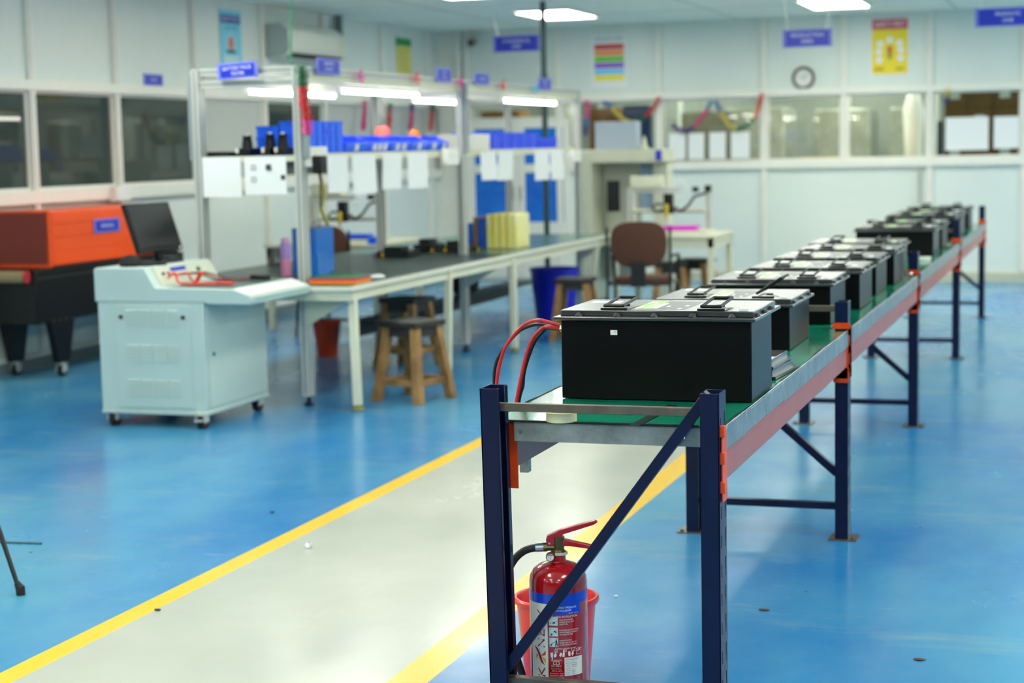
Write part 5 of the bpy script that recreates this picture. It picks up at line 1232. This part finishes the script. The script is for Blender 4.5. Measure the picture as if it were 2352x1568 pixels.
dm = thing('display', 'small black display mounted under the cream press beam', 'monitor', (-4.58, 17.1, 1.05)); part('screen', MB().obox((-4.585, 17.1, 1.05), (.055, .03, 0), (.01, -.018, 0), (0, 0, .155)), M_black, dm, bev=.004); part('arm', MB().bar((-4.6, 17.13, 1.05), (-4.6, 17.349, 1.05), .03, .03), M_blackm, dm)
# ------------------------------------------------------------------ air conditioner
ac = thing('air_conditioner', 'white split air conditioner high on the left wall above the bench', 'air conditioner', (-7.33, 15.85, 2.6))
pr = [(XL+.002, 2.45), (XL+.002, 2.76), (-7.28, 2.765), (-7.2, 2.70), (-7.19, 2.53), (-7.23, 2.47), (-7.3, 2.45)]
part('casing', MB().prism(pr, 'y', 15.2, 16.5), mat('ac_white', (226, 228, 216), .4), ac, bev=.01); part('air_slot', MB().obox((-7.225, 15.85, 2.468), (.028, 0, .018), (0, .58, 0), (-.002, 0, .003)), M_ink, ac); part('end_cap', MB().prism([(a-.0, b) for a, b in pr], 'y', 15.17, 15.2), mat('ac_grey', (174, 186, 184), .5), ac)
part('display', MB().box(-7.192, -7.188, 16.36, 16.44, 2.56, 2.66), mat('ac_badge', (216, 222, 180), .4), ac)
mono('duct_pipe', MB().box(XL+.04, XL+.09, 16.75, 16.83, 2.5, ZC-.001), mat('duct_grey', (96, 108, 108), .5), 'grey pipe duct rising to the ceiling behind the air conditioner', 'duct')
# ------------------------------------------------------------------ posters, clock, camera, box
def poster(lb, c, u, w, h, build, mats_):
    t = thing('hanging_poster', lb, 'poster', c, 'posters on the walls'); u = Vector(u); v = Vector((0, 0, 1)); n_ = u.cross(v); c = Vector(c)
    def R(b, x0, x1, y0, y1, l): b.obox(c+u*((x0+x1)/2)*w+v*((y0+y1)/2)*h+n_*(.002+l*.0007), u*(x1-x0)/2*w, v*(y1-y0)/2*h, n_*.0003)
    b = MB(); R(b, -.5, .5, -.5, .5, 0); part('sheet', b, mats_[0], t); g = MB(); build(g, R, c, u, v, n_, w, h); part('print', g, mats_[1:], t, smooth=False); return t
mP = lambda n_, c: mat(n_, c, .45)
def disc(b, c, u, v, n_, x, y, rx, ry, l): b.add([c+u*(x+rx*math.cos(k*PI/10))+v*(y+ry*math.sin(k*PI/10))+n_*(.002+l*.0007) for k in range(20)], [tuple(range(20))])
def p1(b, R, c, u, v, n_, w, h):
    b.m(0); R(b, -.46, .46, .28, .42, 1); b.m(1).text('QUALITY POLICY', flat(c+u*0+v*.35*h+n_*.004, u, v), height=.04, width=w*.85); b.m(0).text('OUR AIM', flat(c+v*.2*h+n_*.004, u, v), height=.03, width=w*.6)
    b.m(2); disc(b, c, u, v, n_, 0, -.06*h, w*.2, h*.15, 1); b.m(3); disc(b, c, u, v, n_, 0, -.06*h, w*.14, h*.12, 2); b.m(4); R(b, -.2, .2, -.23, -.18, 2); b.m(2); R(b, -.35, .35, -.42, -.28, 1)
poster('light blue hanging poster with a dark blue heading on the left wall', (XL+.003, 14.5, 2.58), (0, 1, 0), .42, .52, p1, [mP('poster_sky', (120, 206, 232)), mP('poster_navy', (36, 60, 160)), M_signw, mP('poster_pale', (190, 222, 226)), mP('poster_rose', (196, 120, 120)), M_ink])
def p2(b, R, c, u, v, n_, w, h):
    b.m(0); R(b, -.5, .5, .28, .5, 1); b.m(1)
    for k in range(5): R(b, -.35, .35-.1*(k % 2), .14-k*.13, .18-k*.13, 1)
poster('yellow poster with a green top in a corner of the left wall', (XL+.003, 18.72, 2.61), (0, 1, 0), .46, .40, p2, [mP('poster_lemon', (226, 220, 120)), mP('poster_green', (40, 150, 80)), mP('poster_ochre', (190, 160, 60))])
a, b = on(1362, 85, 1, YB), on(1437, 195, 1, YB)
def p3(b, R, c, u, v, n_, w, h):
    b.m(6).text('COLOUR CODE', flat(c+v*.42*h+n_*.004, u, v), height=.03, width=w*.8)
    for k in range(6): b.m(k); R(b, -.42, .42, .22-k*.118-.0, .30-k*.118+.02, 1)
poster('white poster with a stack of rainbow coloured bars on the back wall', ((a.x+b.x)/2, YB-.003, (a.z+b.z)/2), (1, 0, 0), .42, .60, p3, [M_paper]+[mP('bar_%d' % k, c) for k, c in enumerate(((206, 50, 46), (240, 140, 40), (96, 196, 30), (130, 80, 200), (110, 200, 240), (238, 226, 30)))]+[M_ink])
a, b = on(2002, 45, 1, YB), on(2086, 170, 1, YB)
def p4(b, R, c, u, v, n_, w, h):
    b.m(0); R(b, -.46, .46, -.47, .3, 1); b.m(1); R(b, -.46, .46, .3, .48, 1); b.m(2).text('SAFETY FIRST', flat(c+v*.39*h+n_*.004, u, v), height=.06, width=w*.78)
    for x, y in ((0, .12), (-.25, .05), (.25, .06), (-.28, -.08), (.28, -.06), (-.27, -.22), (.28, -.2)): b.m(2); disc(b, c, u, v, n_, x*w, y*h, .035, .035, 2)
    b.m(3); disc(b, c, u, v, n_, 0, -.06*h, .03, .055, 2); b.m(4); disc(b, c, u, v, n_, 0, -.15*h, .025, .04, 3); b.m(4)
    for s in (-1, 1): R(b, .05*s-.0+(-.35 if s < 0 else .1), .05*s+(-.1 if s < 0 else .32), -.40, -.36, 2)
poster('yellow safety poster with a red heading on the back wall right of the clock', ((a.x+b.x)/2, YB-.003, (a.z+b.z)/2), (1, 0, 0), .42, .63, p4, [M_paper, mP('poster_yellow', (240, 216, 16)), mP('poster_red', (206, 70, 90)), M_signw, mP('poster_figure', (210, 90, 50)), mP('poster_olive', (150, 140, 20))])
c = on(1845, 179, 1, YB-.03)
ck = thing('wall_clock', 'round wall clock with a dark rim on the back wall', 'clock', c)
part('rim', MB().lathe((c.x, YB-.002, c.z), [(.095, 0), (.122, -.002), (.128, -.02), (.118, -.036), (.1, -.03), (.095, -.012)], 40, 'y', cap=False), mat('clock_rim', (84, 72, 50), .4), ck); fb = MB().lathe((c.x, YB-.002, c.z), [(.1, 0), (.1, -.012)], 40, 'y')
part('dial', fb, mat('clock_dial', (226, 228, 226), .4), ck); part('hands', MB().bar((c.x, YB-.016, c.z), (c.x+.03, YB-.016, c.z+.045), .006, .002, (0, 1, 0)).bar((c.x, YB-.017, c.z), (c.x-.06, YB-.017, c.z+.03), .004, .002, (0, 1, 0)).cyl((c.x, YB-.014, c.z), (c.x, YB-.02, c.z), .006, 8), M_ink, ck)
c = on(1085, 95, 1, YB-.12)
cm = thing('security_camera', 'small grey security camera in the top corner of the room', 'camera', c); part('dome', MB().cyl((c.x, c.y+.05, c.z), (c.x, c.y-.05, c.z-.02), .05, 16), mat('camera_grey', (150, 150, 138), .4), cm); part('lens', MB().cyl((c.x, c.y-.05, c.z-.02), (c.x, c.y-.062, c.z-.022), .03, 14), M_black, cm); part('bracket', MB().bar((c.x, c.y+.04, c.z+.03), (c.x-.02, YB-.07, c.z+.12), .03, .03), M_alu, cm)
c = on(279, 444, 0, XL+.1)
jb = thing('junction_box', 'white electrical box fixed below the dark windows on the left wall', 'electrical box', (XL+.09, c.y, c.z)); part('box', MB().box(XL+.0605, XL+.12, c.y-.11, c.y+.11, c.z-.06, c.z+.06), M_white, jb, bev=.005); part('cover', MB().box(XL+.12, XL+.124, c.y-.09, c.y+.09, c.z-.045, c.z+.045), M_paper, jb, bev=.002)
c0_, c1_ = on(334, 182, 0, XL+.02), on(377, 182, 0, XL+.02)
sign_plate('small blue sign with one short word above the dark windows of the left wall', (XL+.006, (c0_.y+c1_.y)/2, c0_.z), (0, 1, 0), (0, 0, 1), c1_.y-c0_.y, .095, ('OFFICE',))
# ------------------------------------------------------------------ signs hung from the ceiling
def hung(lb, x0, x1, yt, yb, Y, lines):
    a, b = on(x0, (yt+yb)/2, 1, Y), on(x1, (yt+yb)/2, 1, Y); zt, zb_ = on((x0+x1)/2, yt, 1, Y).z, on((x0+x1)/2, yb, 1, Y).z; w = b.x-a.x
    t, u, v, n_ = sign_plate(lb, ((a.x+b.x)/2, Y, (zt+zb_)/2), (1, 0, 0), (0, 0, 1), w, zt-zb_, lines, group='hanging line signs')
    for x in (a.x+w*.1, b.x-w*.1): part('hanging_wire', MB().cyl((x, Y, zt-.01), (x+(.05 if x > (a.x+b.x)/2 else -.05), Y, ZC-.001), .004, 6), M_white, t)
hung('blue hanging sign reading CYLINDRICAL LINE next to the dark pole', 1133, 1240, 81, 119, 17.0, ('CYLINDRICAL', 'LINE'))
hung('blue hanging sign reading PRODUCTION AREA above the clock', 1798, 1911, 67, 108, 14.2, ('PRODUCTION', 'AREA'))
hung('blue hanging sign reading PRISMATIC LINE at the right edge of the picture', 2240, 2392, 17, 60, 14.6, ('PRISMATIC', 'LINE'))
# ------------------------------------------------------------------ papers on the back windows and wall
pw = [(1536, 1575, 306, 366, 'white sheet taped to the back window under the purple streamer'), (1581, 1618, 306, 366, 'second white sheet from the left on the back window'), (1629, 1667, 304, 365, 'third white sheet on the back window under the yellow streamer'), (1679, 1722, 303, 364, 'white sheet on the back window below the green and red streamer'),
      (2172, 2270, 270, 344, 'large white sheet on the far window in front of the cartons'), (2283, 2341, 268, 340, 'smaller white sheet on the far window at the right edge')]
for k, (a, b, t_, u_, lb) in enumerate(pw):
    Y = YB-.012 if k > 3 else YB-.065; p, q = on(a, t_, 1, Y), on(b, u_, 1, Y); s = MB(); nn = 5
    s.add([(p.x+(q.x-p.x)*i/nn, Y-.004*math.sin(i*1.3+j), q.z+(p.z-q.z)*j/nn) for j in range(nn+1) for i in range(nn+1)], [(j*(nn+1)+i, j*(nn+1)+i+1, (j+1)*(nn+1)+i+1, (j+1)*(nn+1)+i) for j in range(nn) for i in range(nn)])
    mono('hanging_paper', s, M_paper, lb, 'paper', 'papers taped on the back windows')
# ------------------------------------------------------------------ streamers on the window rails
Yg = YB-.09
def sb(pts): return [on(x, y, 1, Yg) for x, y in pts]
streamer(sb([(1386, 238), (1400, 240), (1414, 258), (1432, 276), (1448, 282), (1468, 281), (1488, 265), (1503, 245), (1516, 222)]), [(.12, bl), (.52, yl), (.66, gr), (1, rd)], 'yellow, green and red streamer swagged on the back window nearest the press frame', r=.034, seed=1)
streamer(sb([(1543, 288), (1560, 300), (1578, 301), (1592, 294), (1612, 270), (1626, 248), (1634, 230)]), [(.42, pu), (.84, pk), (1, bl)], 'purple and pink streamer swagged up to a blue knot on the back window', r=.034, seed=2)
streamer(sb([(1643, 232), (1648, 242), (1660, 268), (1676, 290), (1696, 297), (1716, 290), (1733, 272), (1743, 245), (1751, 214)]), [(.12, bl), (.42, yl), (.68, gr), (1, rd)], 'yellow, green and red streamer right of the blue knot on the back window', r=.034, seed=3)
streamer(sb([(1345, 232), (1350, 250), (1348, 268), (1345, 290), (1344, 312)]), [(.45, pk), (.7, bl), (1, pu)], 'short pink and blue streamer hanging at the end of the bench frame', r=.045, seed=4)
streamer(sb([(2180, 205), (2172, 220), (2168, 240)]), [(.5, yl), (1, bl)], 'small yellow and blue ribbon tuft on the far right window corner', r=.03, seed=5)
Xg = XL+.09
def sl(pts): return [on(x, y, 0, Xg) for x, y in pts]
for k, (x, y0, y1, cs, lb) in enumerate(((838, 232, 300, [(1, pk)], 'pink streamer hanging on the left wall windows, first in the row'), (896, 240, 302, [(.2, gr), (1, rd)], 'red streamer with a green top on the left wall windows, second in the row'), (946, 240, 300, [(.25, pu), (1, pk)], 'pink streamer with a purple top on the left wall windows'), (993, 240, 302, [(.2, gr), (1, rd)], 'red streamer with a green top on the left wall windows nearest the middle post'), (1036, 238, 270, [(1, pk)], 'short pink streamer on the left wall windows beside the middle post'))):
    streamer(sl([(x, y0), (x-2, (y0+y1)/2), (x-6, y1)]), cs, lb, r=.036, seed=10+k)
# ------------------------------------------------------------------ store room behind the back windows
tb = thing('packing_table', 'long pale wooden packing table behind the back windows', 'table', (-2.9, YB+1.2, 0)); part('table_top', MB().box(-4.9, -1.75, YB+.7, YB+1.7, 1.27, 1.31), mat('pale_plywood', (206, 170, 116), .6, col2=(180, 140, 84), vscale=3), tb)
for x in (-4.8, -1.85):
    for y in (YB+.8, YB+1.6): part('leg', MB().box(x-.04, x+.04, y-.04, y+.04, 0, 1.269), M_wood, tb)
for k, (x, w_, h_, c_) in enumerate(((-4.3, .5, .05, (214, 176, 120)), (-3.0, .6, .06, (220, 186, 136)), (-2.1, .5, .05, (190, 140, 80)))): mono('cardboard_sheet', MB().box(x-w_/2, x+w_/2, YB+.8, YB+1.3, 1.3105, 1.31+h_), mat('card_%d' % k, c_, .7), ('flat tan cardboard pile on the packing table, behind the white sheets', 'flat pale cardboard pile in the middle of the packing table', 'flat brown cardboard pile at the right end of the packing table')[k], 'cardboard')
mono('yellow_pouch', MB().box(-2.95, -2.68, YB+.72, YB+.79, 1.3105, 1.37), mat('pouch_yellow', (236, 214, 60), .5), 'small yellow pouch on the packing table', 'pouch')
M_wrap = mat('pallet_wrap', (196, 198, 188), .22, coat=.5, col2=(150, 152, 138), vscale=2.5, bump=.7, bscale=6)
for x, w_, h_, lb in ((-4.1, .8, 2.0, 'grey plastic wrapped pallet stack behind the back window below the clock'), (-3.0, .75, 1.95, 'grey plastic wrapped pallet stack right of the clock'), (-2.2, .5, 1.95, 'shiny plastic wrapped pallet stack behind the window under the yellow poster')):
    t = thing('wrapped_pallet', lb, 'pallet', (x, YB+2.9, 0), 'wrapped pallets in the store room'); part('pallet', MB().box(x-w_/2, x+w_/2, YB+2.4, YB+3.4, 0, .12), M_wood, t); part('load', MB().box(x-w_/2+.03, x+w_/2-.03, YB+2.43, YB+3.37, .121, h_), M_wrap, t, bev=.03)
cl = ('brown carton in the store room window stack at the right, column %d row %d')
col_n = ('leftmost', 'second', 'third', 'last'); row_n = ('bottom', 'lower middle', 'upper middle', 'top')
for i in range(4):
    for j in range(4):
        x, z = -1.62+.27*i, .93+.32*j; t = thing('carton', 'brown carton behind the far right window, %s column, %s row' % (col_n[i], row_n[j]), 'carton', (x+.13, YB+.9, z), 'cartons stacked in the store room')
        part('box', MB().box(x, x+.265, YB+.62, YB+1.0, z, z+.315), M_carton, t, bev=.004)
        if (i+j) % 2: part('label_card', MB().box(x+.06, x+.17, YB+.6185, YB+.6198, z+.1, z+.24), M_paper, t)
ps_ = thing('pallet_rack', 'low steel rack carrying the stacked cartons behind the far right window', 'rack', (-1.1, YB+.8, 0)); part('shelf_board', MB().box(-1.65, -.5, YB+.6, YB+1.05, .88, .929), M_steel, ps_)
for x in (-1.66, -.5):
    for y in (YB+.56, YB+1.02): part('post', MB().box(x-.03, x+.03, y, y+.05, 0, 1.75 if y < YB+.8 else .93), mat('rack_dark', (58, 66, 84), .4), ps_)
for k, (x, w_, z0, z1, c_, lb) in enumerate(((-6.85, .5, 1.3, 2.0, (176, 120, 50), 'tan carton behind the corner window beyond the bench shelf'), (-5.55, .35, 1.25, 2.0, (150, 100, 46), 'brown carton stack behind the window left of the pole'))): mono('carton', MB().box(x-w_/2, x+w_/2, YB+.5, YB+.9, 0 if False else z0-1.2, z1), mat('carton_%d' % k, c_, .7), lb, 'carton', bev=.006)
mono('white_roll', MB().cyl((-6.2, YB+.7, 0), (-6.2, YB+.7, 2.05), .22, 24), mat('white_wrap', (232, 232, 222), .4), 'white wrapped roll standing behind the window over the glazed door', 'roll')
mono('navy_cloth', MB().box(-5.3, -4.98, YB+.45, YB+.6, 0, 2.02), mat('navy_cloth', (40, 62, 110), .8), 'navy blue cloth covered stack behind the window next to the pole', 'cloth')
mono('dark_screen_panel', MB().box(-4.72-.4, -4.72+.05, YB+.35, YB+.4, 1.36, 2.05) if False else MB().box(-4.95, -4.3, YB+2.0, YB+2.05, 0, 1.95), mat('olive_panel', (112, 112, 96), .7), 'olive grey panel standing behind the back window by the streamers', 'panel')

wr = on(2098, 250, 1, YB+1.95)
mono('white_roll', MB().lathe((wr.x, wr.y, 0), [(.13, 0), (.13, .9), (.10, 1.4), (.125, 1.9), (.06, 2.15), (.01, 2.2)], 20), mat('bright_film', (250, 250, 246), .25), 'bright white film covered roll behind the window under the yellow poster', 'roll')
